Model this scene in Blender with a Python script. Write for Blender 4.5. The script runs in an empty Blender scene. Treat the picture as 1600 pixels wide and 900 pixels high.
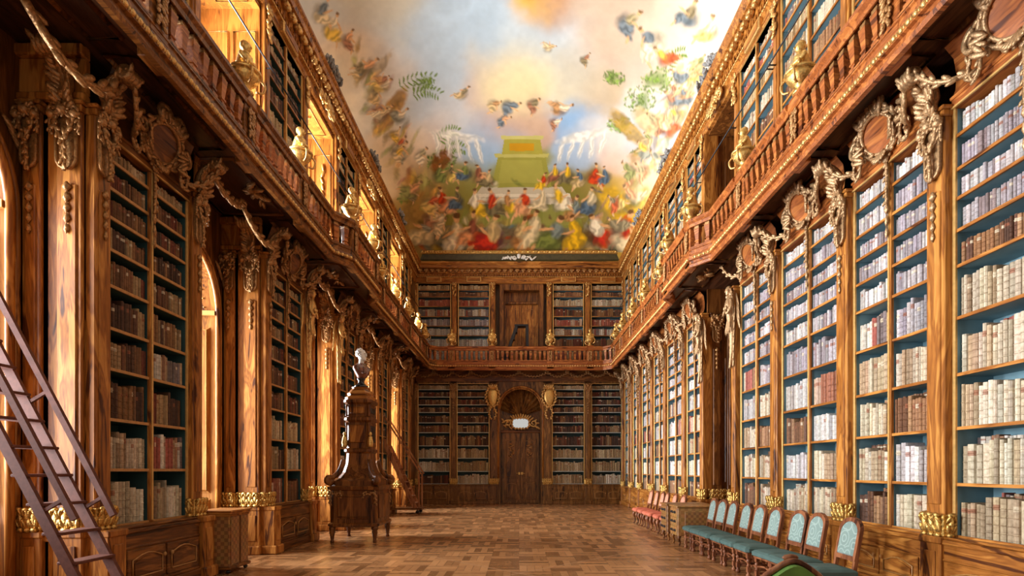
import bpy, math, random
import numpy as np
from mathutils import Vector, Matrix

R = random.Random(7)
PI = math.pi
sc = bpy.context.scene
col = sc.collection

# ------------------------------------------------------------------ camera
cam = bpy.data.cameras.new('camera')
cam.sensor_width = 36.0
cam.lens = 850 / 1600 * 36
cam.shift_x = -(811 - 800) / 1600
cam.shift_y = (735 - 450) / 1600
cam.clip_end = 200
co = bpy.data.objects.new('camera', cam)
co.location = (0, 0, 1.5)
co.rotation_euler = (PI / 2, 0, 0)
col.objects.link(co)
sc.camera = co

# ------------------------------------------------------------------ world, light, exposure
W_STRENGTH = 0.52
LOW_WIN = 250.0
UP_WIN = 345.0
EXPOSURE = 0.76
sc.view_settings.view_transform = 'Standard'
sc.view_settings.look = 'None'
sc.view_settings.exposure = EXPOSURE
sc.view_settings.gamma = 1.0
sc.view_settings.use_curve_mapping = False
sc.cycles.use_denoising = True
sc.cycles.max_bounces = 8
sc.cycles.diffuse_bounces = 5
sc.cycles.glossy_bounces = 4
w = bpy.data.worlds.new('world')
sc.world = w
w.use_nodes = True
wb = w.node_tree.nodes['Background']
wb.inputs[0].default_value = (1.0, 0.92, 0.81, 1)
wb.inputs[1].default_value = W_STRENGTH

def area(name, loc, rot, sx, sy, power, color, spread=PI):
    l = bpy.data.lights.new(name, 'AREA')
    l.shape = 'RECTANGLE'
    l.size = sx
    l.size_y = sy
    l.energy = power
    l.color = color
    l.spread = spread
    o = bpy.data.objects.new(name, l)
    o.location = loc
    o.rotation_euler = rot
    col.objects.link(o)
    return o

# hall: shelf planes, niche backs, the grid of piers along the length
XL, XR, YE = -4.60, 4.65, 24.3
PIERS = [(1.95, 3.90), (5.80, 7.77), (9.72, 11.72), (13.53, 15.45), (17.35, 19.2), (20.95, 22.75)]
NICHES = [(3.90, 5.80), (7.77, 9.72), (11.72, 13.53), (15.45, 17.35), (19.2, 20.95)]
RNEAR = [3.95, 5.95, 7.68, 9.74, 11.52]
RFAR = [13.6, 15.14, 17.1, 18.8, 20.6, 22.2, 23.95]
GRID = [3.9, 5.8, 7.75, 9.7, 11.75, 13.5, 15.35, 17.3, 19.15, 21.05, 22.55]
ROWS_R = [.81, 1.365, 1.96, 2.53, 3.13, 3.68, 4.06, 4.40, 4.71, 5.07]
ROWS_L = [.88, 1.52, 2.09, 2.66, 3.12, 3.60, 4.01, 4.37, 4.70, 5.02]
ROWS_E = [.91, 1.47, 2.06, 2.61, 3.20, 3.64, 4.10, 4.44, 4.79, 5.12]
ROWS_U = [6.45, 7.02, 7.53, 7.96, 8.39, 8.84, 9.27, 9.57]
TOP_L, TOP_U = 5.33, 9.84
DECK = 6.10
# daylight through the tall windows along one side, both storeys
for (a, b) in NICHES:
    m = (a + b) / 2
    area('daylight_low', (-6.28, m, 2.9), (0, -PI / 2, 0), 4.0, 1.25, LOW_WIN, (0.90, 0.95, 1.0), 1.75)
    area('daylight_high', (-5.70, m, 8.0), (0, -PI / 2 - .45, 0), 3.0, 1.4, UP_WIN, (0.96, 0.98, 0.98), 2.5)

# ------------------------------------------------------------------ materials
def mat(name):
    m = bpy.data.materials.new(name)
    m.use_nodes = True
    nt = m.node_tree
    return m, nt, nt.nodes['Principled BSDF']

def plain(name, c, rough=.5, metal=0.0, noise=0.0, nscale=30, coat=0.0, bump=0.0):
    m, nt, b = mat(name)
    b.inputs['Base Color'].default_value = (*c, 1)
    b.inputs['Roughness'].default_value = rough
    b.inputs['Metallic'].default_value = metal
    b.inputs['Coat Weight'].default_value = coat
    if noise or bump:
        tc = nt.nodes.new('ShaderNodeTexCoord')
        n = nt.nodes.new('ShaderNodeTexNoise')
        n.inputs['Scale'].default_value = nscale
        n.inputs['Detail'].default_value = 4
        nt.links.new(tc.outputs['Object'], n.inputs['Vector'])
        if noise:
            r = nt.nodes.new('ShaderNodeValToRGB')
            r.color_ramp.elements[0].position = .3
            r.color_ramp.elements[1].position = .7
            r.color_ramp.elements[0].color = (*[x * (1 - noise) for x in c], 1)
            r.color_ramp.elements[1].color = (*[min(1, x * (1 + noise)) for x in c], 1)
            nt.links.new(n.outputs['Fac'], r.inputs['Fac'])
            nt.links.new(r.outputs['Color'], b.inputs['Base Color'])
        if bump:
            bp = nt.nodes.new('ShaderNodeBump')
            bp.inputs['Strength'].default_value = bump
            bp.inputs['Distance'].default_value = .02
            nt.links.new(n.outputs['Fac'], bp.inputs['Height'])
            nt.links.new(bp.outputs['Normal'], b.inputs['Normal'])
    return m

def wood(name, dark, mid, light, axis='z', rough=.40, sc_=1.0, coat=.08):
    m, nt, b = mat(name)
    L, N = nt.links.new, nt.nodes.new
    tc = N('ShaderNodeTexCoord')
    oi = N('ShaderNodeObjectInfo')
    ad = N('ShaderNodeVectorMath'); ad.operation = 'ADD'
    ml = N('ShaderNodeVectorMath'); ml.operation = 'SCALE'
    ml.inputs['Scale'].default_value = 17.0
    L(oi.outputs['Location'], ml.inputs[0])
    L(tc.outputs['Object'], ad.inputs[0]); L(ml.outputs[0], ad.inputs[1])
    mp = N('ShaderNodeMapping')
    s = {'z': (3.2, 3.2, .42), 'x': (.42, 3.2, 3.2), 'y': (3.2, .42, 3.2)}[axis]
    mp.inputs['Scale'].default_value = tuple(v * sc_ for v in s)
    L(ad.outputs[0], mp.inputs['Vector'])
    n1 = N('ShaderNodeTexNoise')
    n1.inputs['Scale'].default_value = 1.6; n1.inputs['Detail'].default_value = 3
    n1.inputs['Distortion'].default_value = 1.6
    L(mp.outputs[0], n1.inputs['Vector'])
    # contour the slow noise into growth-ring bands
    mu = N('ShaderNodeMath'); mu.operation = 'MULTIPLY'; mu.inputs[1].default_value = 34
    L(n1.outputs['Fac'], mu.inputs[0])
    sn = N('ShaderNodeMath'); sn.operation = 'SINE'; L(mu.outputs[0], sn.inputs[0])
    ma = N('ShaderNodeMath'); ma.operation = 'MULTIPLY_ADD'
    ma.inputs[1].default_value = .085
    L(sn.outputs[0], ma.inputs[0]); L(n1.outputs['Fac'], ma.inputs[2])
    n2 = N('ShaderNodeTexNoise')
    n2.inputs['Scale'].default_value = 11; n2.inputs['Detail'].default_value = 3
    L(mp.outputs[0], n2.inputs['Vector'])
    mx = N('ShaderNodeMath'); mx.operation = 'MULTIPLY_ADD'; mx.inputs[1].default_value = .25
    L(n2.outputs['Fac'], mx.inputs[0]); L(ma.outputs[0], mx.inputs[2])
    r = N('ShaderNodeValToRGB')
    e = r.color_ramp.elements
    e[0].position = .40; e[0].color = (*dark, 1)
    e[1].position = .86; e[1].color = (*light, 1)
    k = e.new(.60); k.color = (*mid, 1)
    L(mx.outputs[0], r.inputs['Fac'])
    L(r.outputs['Color'], b.inputs['Base Color'])
    b.inputs['Roughness'].default_value = rough
    b.inputs['Coat Weight'].default_value = coat
    b.inputs['Coat Roughness'].default_value = .2
    b.inputs['Specular IOR Level'].default_value = .22
    return m

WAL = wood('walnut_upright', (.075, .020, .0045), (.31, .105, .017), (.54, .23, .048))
WALX = wood('walnut_level', (.075, .020, .0045), (.31, .105, .017), (.54, .23, .048), 'x')
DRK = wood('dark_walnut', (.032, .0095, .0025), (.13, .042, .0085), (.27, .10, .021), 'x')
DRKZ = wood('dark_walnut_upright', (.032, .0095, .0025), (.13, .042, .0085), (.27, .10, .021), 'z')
HON = wood('honey_walnut', (.17, .055, .009), (.34, .128, .021), (.46, .20, .042), rough=.75, coat=0)
HONU = wood('orange_walnut', (.10, .028, .005), (.25, .080, .011), (.36, .135, .022), rough=.45, coat=0)
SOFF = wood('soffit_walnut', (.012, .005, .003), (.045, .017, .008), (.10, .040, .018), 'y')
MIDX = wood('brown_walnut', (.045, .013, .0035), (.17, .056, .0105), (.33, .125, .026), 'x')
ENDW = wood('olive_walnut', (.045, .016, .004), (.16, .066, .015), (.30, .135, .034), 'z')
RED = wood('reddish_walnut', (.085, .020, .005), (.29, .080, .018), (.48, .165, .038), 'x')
EDGE = plain('gilt_edge', (.62, .36, .11), .38, .45, .12, 20)
GILT = plain('carved_gilt', (.62, .36, .12), .34, .75, .30, 60, bump=.3)
BRON_LIT = plain('carved_pale_gilt', (.40, .235, .11), .36, .45, .45, 45, bump=.4)  # right-hand copy of the carved gilt, paled to hold the window reflections
EDGW = plain('moulding_walnut', (.42, .20, .055), .4, .1, .2, 20)
PALE = plain('pale_shelf_edge', (.42, .43, .38), .5, 0, .1, 8)
BRON = plain('carved_walnut_gilt', (.36, .175, .058), .36, .45, .45, 45, bump=.4)
GOLD = plain('bright_gold', (.70, .44, .14), .36, .8, .30, 40, bump=.3)
FOOT = plain('old_gold', (.60, .36, .10), .32, .8, .5, 55, bump=.4)
TEAL_LIT = plain('teal_paint', (.15, .265, .31), .6, 0, .2, 3)  # shelf-back paint with the daylight of the right side in its colour
TEAL_SHADED = plain('dark_teal_paint', (.022, .060, .058), .6, 0, .2, 3)  # same shelf-back paint, darkened to stand for shade behind the books
MARB = plain('white_marble', (.80, .77, .72), .4, 0, .08, 12)
BMARB = plain('brown_marble', (.17, .06, .035), .25, 0, .5, 9, coat=.4)
BLACK = plain('black_stone', (.012, .011, .011), .25)
IRON = plain('dark_iron', (.03, .028, .03), .5, .6)
LADD = plain('brown_painted_wood', (.115, .040, .026), .62, 0, .2, 25)
LADD.node_tree.nodes['Principled BSDF'].inputs['Specular IOR Level'].default_value = .15
GREY = plain('grey_stucco', (.22, .21, .20), .7, 0, .4, 30)
MIRR = plain('mirror_glass', (.62, .66, .70), .06, 1.0)

def damask(name, c1, c2, scale=9.0):
    m, nt, b = mat(name)
    L, N = nt.links.new, nt.nodes.new
    tc = N('ShaderNodeTexCoord')
    v = N('ShaderNodeTexVoronoi'); v.inputs['Scale'].default_value = scale
    L(tc.outputs['Object'], v.inputs['Vector'])
    wv = N('ShaderNodeMath'); wv.operation = 'MULTIPLY'; wv.inputs[1].default_value = 22
    L(v.outputs['Distance'], wv.inputs[0])
    s = N('ShaderNodeMath'); s.operation = 'SINE'; L(wv.outputs[0], s.inputs[0])
    r = N('ShaderNodeValToRGB')
    r.color_ramp.elements[0].position = .45; r.color_ramp.elements[0].color = (*c1, 1)
    r.color_ramp.elements[1].position = .75; r.color_ramp.elements[1].color = (*c2, 1)
    L(s.outputs[0], r.inputs['Fac'])
    L(r.outputs['Color'], b.inputs['Base Color'])
    b.inputs['Roughness'].default_value = .6
    b.inputs['Sheen Weight'].default_value = .3
    return m
GDAM = damask('teal_damask', (.16, .235, .205), (.27, .355, .315), 7)
GSEAT = plain('dark_teal_velvet', (.055, .105, .092), .7, 0, .15, 12)
RDAM = damask('salmon_damask', (.55, .17, .09), (.72, .33, .19))
RSEAT = plain('salmon_velvet', (.52, .12, .06), .7, 0, .15, 12)
MOSS = plain('moss_velvet', (.10, .20, .03), .75, 0, .25, 10)

def checker(name, c1, c2, n):
    m, nt, b = mat(name)
    L, N = nt.links.new, nt.nodes.new
    tc = N('ShaderNodeTexCoord')
    mp = N('ShaderNodeMapping'); mp.inputs['Location'].default_value = (.013, .017, .011)
    ch = N('ShaderNodeTexChecker'); ch.inputs['Scale'].default_value = n
    ns = N('ShaderNodeTexNoise'); ns.inputs['Scale'].default_value = 9
    ch.inputs['Color1'].default_value = (*c1, 1); ch.inputs['Color2'].default_value = (*c2, 1)
    mx = N('ShaderNodeMixRGB'); mx.blend_type = 'MULTIPLY'; mx.inputs[0].default_value = .5
    L(tc.outputs['Object'], mp.inputs[0]); L(mp.outputs[0], ch.inputs['Vector'])
    L(mp.outputs[0], ns.inputs['Vector'])
    L(ch.outputs['Color'], mx.inputs[1]); L(ns.outputs['Color'], mx.inputs[2])
    L(mx.outputs[0], b.inputs['Base Color'])
    b.inputs['Roughness'].default_value = .4
    return m
MARQ = checker('checked_marquetry', (.40, .18, .05), (.26, .105, .028), 19)
MARQ2 = checker('golden_marquetry', (.50, .24, .07), (.38, .17, .045), 14)

def parquet():
    m, nt, b = mat('parquet')
    L, N = nt.links.new, nt.nodes.new
    def M(op, a=None, bb=None, c=None):
        n = N('ShaderNodeMath'); n.operation = op
        for i, q in enumerate((a, bb, c)):
            if q is None: continue
            if isinstance(q, (int, float)): n.inputs[i].default_value = q
            else: L(q, n.inputs[i])
        return n.outputs[0]
    tc = N('ShaderNodeTexCoord')
    mp = N('ShaderNodeMapping'); mp.inputs['Scale'].default_value = (2.1, 2.1, 1)
    L(tc.outputs['Object'], mp.inputs['Vector'])
    sp = N('ShaderNodeSeparateXYZ'); L(mp.outputs[0], sp.inputs[0])
    x, y = sp.outputs[0], sp.outputs[1]
    fx, fy = M('FLOOR', x), M('FLOOR', y)
    par = M('MODULO', M('ABSOLUTE', M('ADD', fx, fy)), 2.0)       # alternate blocks turn the boards
    u = M('FRACT', x); v = M('FRACT', y)
    a = M('ADD', M('MULTIPLY', u, par), M('MULTIPLY', v, M('SUBTRACT', 1.0, par)))
    strip = M('FLOOR', M('MULTIPLY', a, 4.0))
    cb = N('ShaderNodeCombineXYZ')
    L(M('ADD', fx, M('MULTIPLY', strip, 17.3)), cb.inputs[0]); L(fy, cb.inputs[1])
    wn = N('ShaderNodeTexWhiteNoise'); L(cb.outputs[0], wn.inputs['Vector'])
    n2 = N('ShaderNodeTexNoise'); n2.inputs['Scale'].default_value = 12; n2.inputs['Detail'].default_value = 3
    L(tc.outputs['Object'], n2.inputs['Vector'])
    val = M('ADD', M('MULTIPLY', wn.outputs['Value'], .6), M('MULTIPLY', n2.outputs['Fac'], .4))
    r = N('ShaderNodeValToRGB')
    r.color_ramp.elements[0].position = .1; r.color_ramp.elements[0].color = (.14, .054, .017, 1)
    r.color_ramp.elements[1].position = .85; r.color_ramp.elements[1].color = (.52, .25, .10, 1)
    L(val, r.inputs['Fac'])
    edge = M('LESS_THAN', M('FRACT', M('MULTIPLY', a, 4.0)), .05)
    mx = N('ShaderNodeMixRGB'); mx.blend_type = 'MULTIPLY'
    L(M('MULTIPLY', edge, .6), mx.inputs[0]); L(r.outputs['Color'], mx.inputs[1]); mx.inputs[2].default_value = (.25, .2, .15, 1)
    # pale inlaid bands on the diagonal, a grid 2.4 m wide
    d1 = M('PINGPONG', M('MULTIPLY', M('ADD', x, y), .12), .5)
    d2 = M('PINGPONG', M('MULTIPLY', M('SUBTRACT', x, y), .12), .5)
    inl = M('LESS_THAN', M('MINIMUM', d1, d2), .006)
    m2 = N('ShaderNodeMixRGB'); L(M('MULTIPLY', inl, .7), m2.inputs[0]); L(mx.outputs[0], m2.inputs[1]); m2.inputs[2].default_value = (.42, .23, .12, 1)
    L(m2.outputs[0], b.inputs['Base Color'])
    b.inputs['Roughness'].default_value = .27
    b.inputs['Specular IOR Level'].default_value = .5
    return m
PARQ = parquet()

def bookmat(name, attr):
    m, nt, b = mat(name)
    L, N = nt.links.new, nt.nodes.new
    if attr:
        c = N('ShaderNodeVertexColor'); c.layer_name = 'tint'; cout = c.outputs['Color']
    else:
        c = N('ShaderNodeObjectInfo'); cout = c.outputs['Color']
    h = N('ShaderNodeAttribute'); h.attribute_name = 'hz'
    def M(op, a, q=None, q2=None):
        n = N('ShaderNodeMath'); n.operation = op
        for i, z in enumerate((a, q, q2)):
            if z is None: continue
            if isinstance(z, (int, float)): n.inputs[i].default_value = z
            else: L(z, n.inputs[i])
        return n.outputs[0]
    if attr:
        q = N('ShaderNodeAttribute'); q.attribute_name = 'rnd'; rnd = q.outputs['Fac']
    else:
        rnd = c.outputs['Random']
    band = M('MULTIPLY', M('GREATER_THAN', M('SINE', M('MULTIPLY', h.outputs['Fac'], 37.7)), .93), M('GREATER_THAN', rnd, .45))
    lab = M('MULTIPLY', M('MULTIPLY', M('GREATER_THAN', h.outputs['Fac'], .70), M('LESS_THAN', h.outputs['Fac'], .83)), M('GREATER_THAN', M('FRACT', M('MULTIPLY', rnd, 7.0)), .62))
    lc = N('ShaderNodeValToRGB'); lc.color_ramp.interpolation = 'CONSTANT'
    lc.color_ramp.elements[0].color = (.30, .10, .05, 1); lc.color_ramp.elements[1].position = .5; lc.color_ramp.elements[1].color = (.66, .56, .40, 1)
    L(M('FRACT', M('MULTIPLY', rnd, 31.0)), lc.inputs['Fac'])
    cm = N('ShaderNodeMixRGB'); L(M('MULTIPLY', lab, .75), cm.inputs[0]); L(cout, cm.inputs[1]); L(lc.outputs['Color'], cm.inputs[2]); cout = cm.outputs[0]
    tc = N('ShaderNodeTexCoord')
    ge = N('ShaderNodeNewGeometry')
    n = N('ShaderNodeTexNoise'); n.inputs['Scale'].default_value = 24; n.inputs['Detail'].default_value = 3
    L(ge.outputs['Position'], n.inputs['Vector'])
    mx = N('ShaderNodeMixRGB'); mx.blend_type = 'MULTIPLY'
    L(M('MULTIPLY', band, .38), mx.inputs[0]); L(cout, mx.inputs[1]); mx.inputs[2].default_value = (.42, .32, .26, 1)
    r = N('ShaderNodeValToRGB')
    r.color_ramp.elements[0].position = .35; r.color_ramp.elements[0].color = (.62, .57, .52, 1)
    r.color_ramp.elements[1].position = .62; r.color_ramp.elements[1].color = (1, 1, 1, 1)
    L(n.outputs['Fac'], r.inputs['Fac'])
    m2 = N('ShaderNodeMixRGB'); m2.blend_type = 'MULTIPLY'; m2.inputs[0].default_value = .8
    L(mx.outputs[0], m2.inputs[1]); L(r.outputs['Color'], m2.inputs[2])
    L(m2.outputs[0], b.inputs['Base Color'])
    b.inputs['Roughness'].default_value = .6
    b.inputs['Specular IOR Level'].default_value = .25
    return m
BOOK_I = bookmat('book_leather', False)
BOOK_M = bookmat('book_leather_many', True)

# ------------------------------------------------------------------ mesh builder
def _sphere(nu, nv):
    vs = [(0, 0, 1)]
    for j in range(1, nv):
        t = PI * j / nv
        for i in range(nu):
            p = 2 * PI * i / nu
            vs.append((math.sin(t) * math.cos(p), math.sin(t) * math.sin(p), math.cos(t)))
    vs.append((0, 0, -1))
    fs = [(0, 1 + i, 1 + (i + 1) % nu) for i in range(nu)]
    for j in range(nv - 2):
        for i in range(nu):
            a = 1 + j * nu + i; b_ = 1 + j * nu + (i + 1) % nu
            fs.append((a, a + nu, b_ + nu, b_))
    last = len(vs) - 1; o = 1 + (nv - 2) * nu
    fs += [(o + i, last, o + (i + 1) % nu) for i in range(nu)]
    return np.array(vs), fs
SPH = {k: _sphere(*k) for k in ((6, 4), (8, 5), (14, 9))}

class MB:
    def __init__(s):
        s.v = []; s.f = []; s.m = []; s.sm = []; s.n = 0
    def add(s, vs, fs, m=0, sm=False):
        s.v.append(np.asarray(vs, float)); b = s.n; s.n += len(vs)
        for f in fs:
            s.f.append(tuple(i + b for i in f)); s.m.append(m); s.sm.append(sm)
        return s
    def box(s, x0, x1, y0, y1, z0, z1, b=0.0, m=0):
        if x0 > x1: x0, x1 = x1, x0
        if y0 > y1: y0, y1 = y1, y0
        if b <= 0:
            v = [(x, y, z) for z in (z0, z1) for y in (y0, y1) for x in (x0, x1)]
            return s.add(v, [(0, 2, 3, 1), (4, 5, 7, 6), (0, 1, 5, 4), (2, 6, 7, 3), (0, 4, 6, 2), (1, 3, 7, 5)], m)
        # octagonal loft: chamfer on the vertical and the horizontal edges
        rings = []
        for z, k in ((z0, b), (z0 + b, 0), (z1 - b, 0), (z1, b)):
            a0, a1, c0, c1 = x0 + k, x1 - k, y0 + k, y1 - k
            q = b if k == 0 else b * .4
            rings.append([(a0 + q, c0, z), (a1 - q, c0, z), (a1, c0 + q, z), (a1, c1 - q, z), (a1 - q, c1, z), (a0 + q, c1, z), (a0, c1 - q, z), (a0, c0 + q, z)])
        return s.loft(rings, m=m)
    def loft(s, rings, m=0, sm=False, cap=True, closed=True):
        n = len(rings[0]); v = [p for r in rings for p in r]; f = []
        for j in range(len(rings) - 1):
            for i in range(n if closed else n - 1):
                k = (i + 1) % n
                f.append((j * n + i, j * n + k, (j + 1) * n + k, (j + 1) * n + i))
        if cap and closed:
            f.append(tuple(range(n - 1, -1, -1)))
            o = (len(rings) - 1) * n
            f.append(tuple(range(o, o + n)))
        return s.add(v, f, m, sm)
    def lathe(s, prof, cx=0, cy=0, n=12, m=0, flute=0.0, nf=8, sm=True, sq=1.0, ph=0.0):
        rings = []
        for r, z in prof:
            rr = []
            for i in range(n):
                a = 2 * PI * i / n + ph
                q = r * (1 + flute * math.cos(nf * a))
                rr.append((cx + q * math.cos(a), cy + sq * q * math.sin(a), z))
            rings.append(rr)
        return s.loft(rings, m, sm)
    def tube(s, pts, r, n=6, m=0, sm=True, flat=1.0):
        pts = [Vector(p) for p in pts]; rings = []
        for i, p in enumerate(pts):
            t = (pts[min(i + 1, len(pts) - 1)] - pts[max(i - 1, 0)])
            if t.length < 1e-9: t = Vector((0, 0, 1))
            t.normalize()
            up = Vector((0, 1, 0)) if abs(t.y) < .9 else Vector((1, 0, 0))
            a = t.cross(up).normalized(); c = a.cross(t).normalized()
            q = r[i] if isinstance(r, (list, tuple)) else r
            rings.append([tuple(p + a * (q * math.cos(2 * PI * k / n)) + c * (q * flat * math.sin(2 * PI * k / n))) for k in range(n)])
        # orient outward
        rings = [rg[::-1] for rg in rings]
        return s.loft(rings, m, sm)
    def ell(s, c, r, ax=None, k=(6, 4), m=0):
        v, f = SPH[k]
        v = v * np.array(r if isinstance(r, (tuple, list)) else (r, r, r))
        if ax is not None: v = v @ np.array(ax).T
        return s.add(v + np.array(c), f, m, True)
    def leaf(s, c, d, l, wd, th, m=0):
        d = Vector(d).normalized()
        up = Vector((0, 1, 0)) if abs(d.y) < .85 else Vector((1, 0, 0))
        a = d.cross(up).normalized(); b = a.cross(d)
        ax = np.array([[a.x, b.x, d.x], [a.y, b.y, d.y], [a.z, b.z, d.z]])
        return s.ell(c, (wd, th, l), ax, m=m)
    def prism(s, poly, y0, y1, m=0):
        """poly in x,z (counter-clockwise seen from -y), extruded from y0 (towards the viewer) to y1"""
        n = len(poly)
        v = [(x, y0, z) for x, z in poly] + [(x, y1, z) for x, z in poly]
        f = [tuple(range(n)), tuple(range(2 * n - 1, n - 1, -1))]
        f += [(i, i + n, (i + 1) % n + n, (i + 1) % n) for i in range(n)]
        return s.add(v, f, m)
    def build(s, name, mats, parent=None, kind=None, **props):
        me = bpy.data.meshes.new(name)
        v = np.concatenate(s.v) if s.v else np.zeros((0, 3))
        me.from_pydata(v.tolist(), [], s.f)
        for q in (mats if isinstance(mats, (list, tuple)) else [mats]):
            me.materials.append(q)
        me.polygons.foreach_set('material_index', s.m)
        me.polygons.foreach_set('use_smooth', s.sm)
        me.update()
        o = bpy.data.objects.new(name, me)
        col.objects.link(o)
        if parent is not None: o.parent = parent
        if kind: o['kind'] = kind
        for k, q in props.items(): o[k] = q
        return o

def thing(name, label, cat, loc=(0, 0, 0), rz=0.0, group=None):
    o = bpy.data.objects.new(name, None)
    o.empty_display_size = .1
    o.location = loc; o.rotation_euler = (0, 0, rz)
    o['label'] = label; o['category'] = cat
    if group: o['group'] = group
    col.objects.link(o)
    return o

def put(src, name, parent, loc=None):
    """another part with the same shape"""
    o = bpy.data.objects.new(name, src.data)
    o.parent = parent
    if loc is not None: o.location = loc
    col.objects.link(o)
    return o

def dup(root, loc, rz, label, group=None):
    r = root.copy(); col.objects.link(r)
    r.location = loc; r.rotation_euler = (0, 0, rz); r['label'] = label
    if group: r['group'] = group
    for ch in root.children:
        c = ch.copy(); col.objects.link(c); c.parent = r
        for g in ch.children:
            d = g.copy(); col.objects.link(d); d.parent = c
    return r

def cr(pts, n=8):
    """Catmull-Rom through points"""
    P = [Vector(p) for p in pts]; P = [P[0]] + P + [P[-1]]; out = []
    for i in range(1, len(P) - 2):
        for k in range(n):
            t = k / n; a, b, c, d = P[i - 1:i + 3]
            out.append(.5 * ((2 * b) + (c - a) * t + (2 * a - 5 * b + 4 * c - d) * t * t + (3 * b - a - 3 * c + d) * t ** 3))
    out.append(P[-2])
    return out

ORD = 'zeroth first second third fourth fifth sixth seventh eighth ninth tenth eleventh twelfth thirteenth fourteenth fifteenth sixteenth seventeenth eighteenth nineteenth twentieth'.split()
def proj(p):
    return 811 + 850 * p[0] / p[1], 735 - 850 * (p[2] - 1.5) / p[1]
# ------------------------------------------------------------------ carved ornament (local frame: x along the wall, -y towards the room, z up)
def rope(mb, pts, r, step=None, m=0, core=True):
    """a garland: a cord wrapped in overlapping leaves"""
    pts = [Vector(p) for p in pts]
    if core: mb.tube(pts[::2] + [pts[-1]], r * .6, 5, m)
    step = step or r * 1.5
    acc = 0; side = 1
    for i in range(len(pts) - 1):
        d = pts[i + 1] - pts[i]; L_ = d.length
        if L_ < 1e-6: continue
        while acc < L_:
            p = pts[i] + d * (acc / L_); dn = d.normalized()
            sd = dn.cross(Vector((0, 1, 0)))
            sd = sd.normalized() if sd.length > .05 else Vector((1, 0, 0))
            q = p + sd * (side * r * .55) + Vector((0, -r * R.uniform(.1, .6), 0))
            mb.leaf(q, dn + sd * (side * .55) + Vector((0, -.25, 0)), r * R.uniform(1.0, 1.45), r * .62, r * .5, m)
            side = -side; acc += step
        acc -= L_

def bells(mb, x, y, z, L_, r, n=5, m=0):
    """a chain of hanging bellflowers"""
    for i in range(n):
        t = i / n; q = r * (1 - .45 * t); zz = z - L_ * t; h = L_ / n
        mb.lathe([(q * .25, zz), (q * .6, zz - h * .2), (q, zz - h * .62), (q * .75, zz - h * .7), (q * .2, zz - h * .98)], x, y, 8, m, .16, 4, sq=.7)

def acanthus(mb, w, d, z0, h, m=0):
    """a cup of upright leaves round three sides of a pilaster foot"""
    n = max(3, round(w / .10))
    rows = [((-w / 2 + w * (i + .5) / n), -d, 0, -1) for i in range(n)]
    k = max(1, round(d / .10))
    for s_ in (-1, 1):
        rows += [(s_ * w / 2, -d + d * (i + .5) / k, s_, 0) for i in range(k)]
    lw = w / n * .62
    for x, y, nx, ny in rows:
        tx, ty_ = -ny, nx
        mb.leaf((x + nx * .02, y + ny * .02, z0 + h * .46), (nx * .12, ny * .12, 1), h * .50, lw * .85, .030, m)
        for s_ in (-1, 1):
            mb.leaf((x + nx * .03 + s_ * tx * lw * .55, y + ny * .03 + s_ * ty_ * lw * .55, z0 + h * .30), (nx * .3 + s_ * tx * .25, ny * .3 + s_ * ty_ * .25, 1), h * .26, lw * .40, .02, m)
            mb.leaf((x + nx * .045 + s_ * tx * lw * .6, y + ny * .045 + s_ * ty_ * lw * .6, z0 + h * .74), (nx * .5 - s_ * tx * .3, ny * .5 - s_ * ty_ * .3, 1), h * .20, lw * .32, .018, m)
        mb.ell((x + nx * .045, y + ny * .045, z0 + h * .92), (lw * .9, .03, .03) if ny else (.03, lw * .9, .03), m=m)
        mb.ell((x + nx * .03, y + ny * .03, z0 + h * .06), (lw * .9, .026, .03) if ny else (.026, lw * .9, .03), m=m)
    mb.box(-w / 2 - .02, w / 2 + .02, -d - .02, 0, z0, z0 + h * .95, .01, m)

def scroll(mb, c, r, turns, a0, sgn, w, y, m=0, n=26):
    pts = []
    for i in range(n):
        t = i / (n - 1); a = a0 + sgn * 2 * PI * turns * t; q = r * (1 - .82 * t)
        pts.append((c[0] + q * math.cos(a), y - .01 * t, c[1] + q * math.sin(a)))
    mb.tube(pts, [w * (1 - .45 * i / (n - 1)) for i in range(n)], 6, m)

def capital(w, m=0):
    """shield plate with a looped festoon, hung at z = 0 downward, then a bellflower chain"""
    mb = MB()
    h = .70
    poly = [(-w * .33, -h * .75)] + [(-w * .33 * math.cos(a), -h * .75 - w * .33 * math.sin(a)) for a in np.linspace(.3, PI - .3, 6)] + [(w * .33, -h * .75), (w * .36, 0), (-w * .36, 0)]
    mb.prism(poly, -.03, .0, m)
    rim = [(x, -.035, z) for x, z in poly[:-2]]
    mb.tube([(-w * .36, -.035, -.05)] + rim + [(w * .36, -.035, -.05)], .016, 5, m)
    lp = cr([(-w * .18, -.06, -.06), (-w * .3, -.07, -.16), (-w * .1, -.08, -.30), (0, -.08, -.36), (w * .1, -.08, -.30), (w * .3, -.07, -.16), (w * .18, -.06, -.06)], 6)
    rope(mb, lp, .035, m=m)
    rope(mb, cr([(0, -.07, -.32), (.012, -.07, -.5), (0, -.06, -.66)], 6), .034, m=m)
    for s_ in (-1, 1):
        scroll(mb, (s_ * w * .36, -.03), .07, 1.3, PI / 2, s_, .026, -.07, m)
        rope(mb, cr([(s_ * w * .42, -.05, -.04), (s_ * w * .5, -.06, -.14), (s_ * w * .46, -.05, -.27)], 5), .026, m=m)
        mb.ell((s_ * w * .40, -.07, -.08), (.05, .05, .05), k=(8, 5), m=m)
    mb.ell((0, -.08, -.04), (.06, .06, .055), k=(8, 5), m=m)
    for a in range(7):
        mb.leaf((.05 * math.cos(a), -.09, -.04 + .05 * math.sin(a)), (math.cos(a * .9), -.3, math.sin(a * .9)), .045, .02, .015, m)
    return mb

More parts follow.
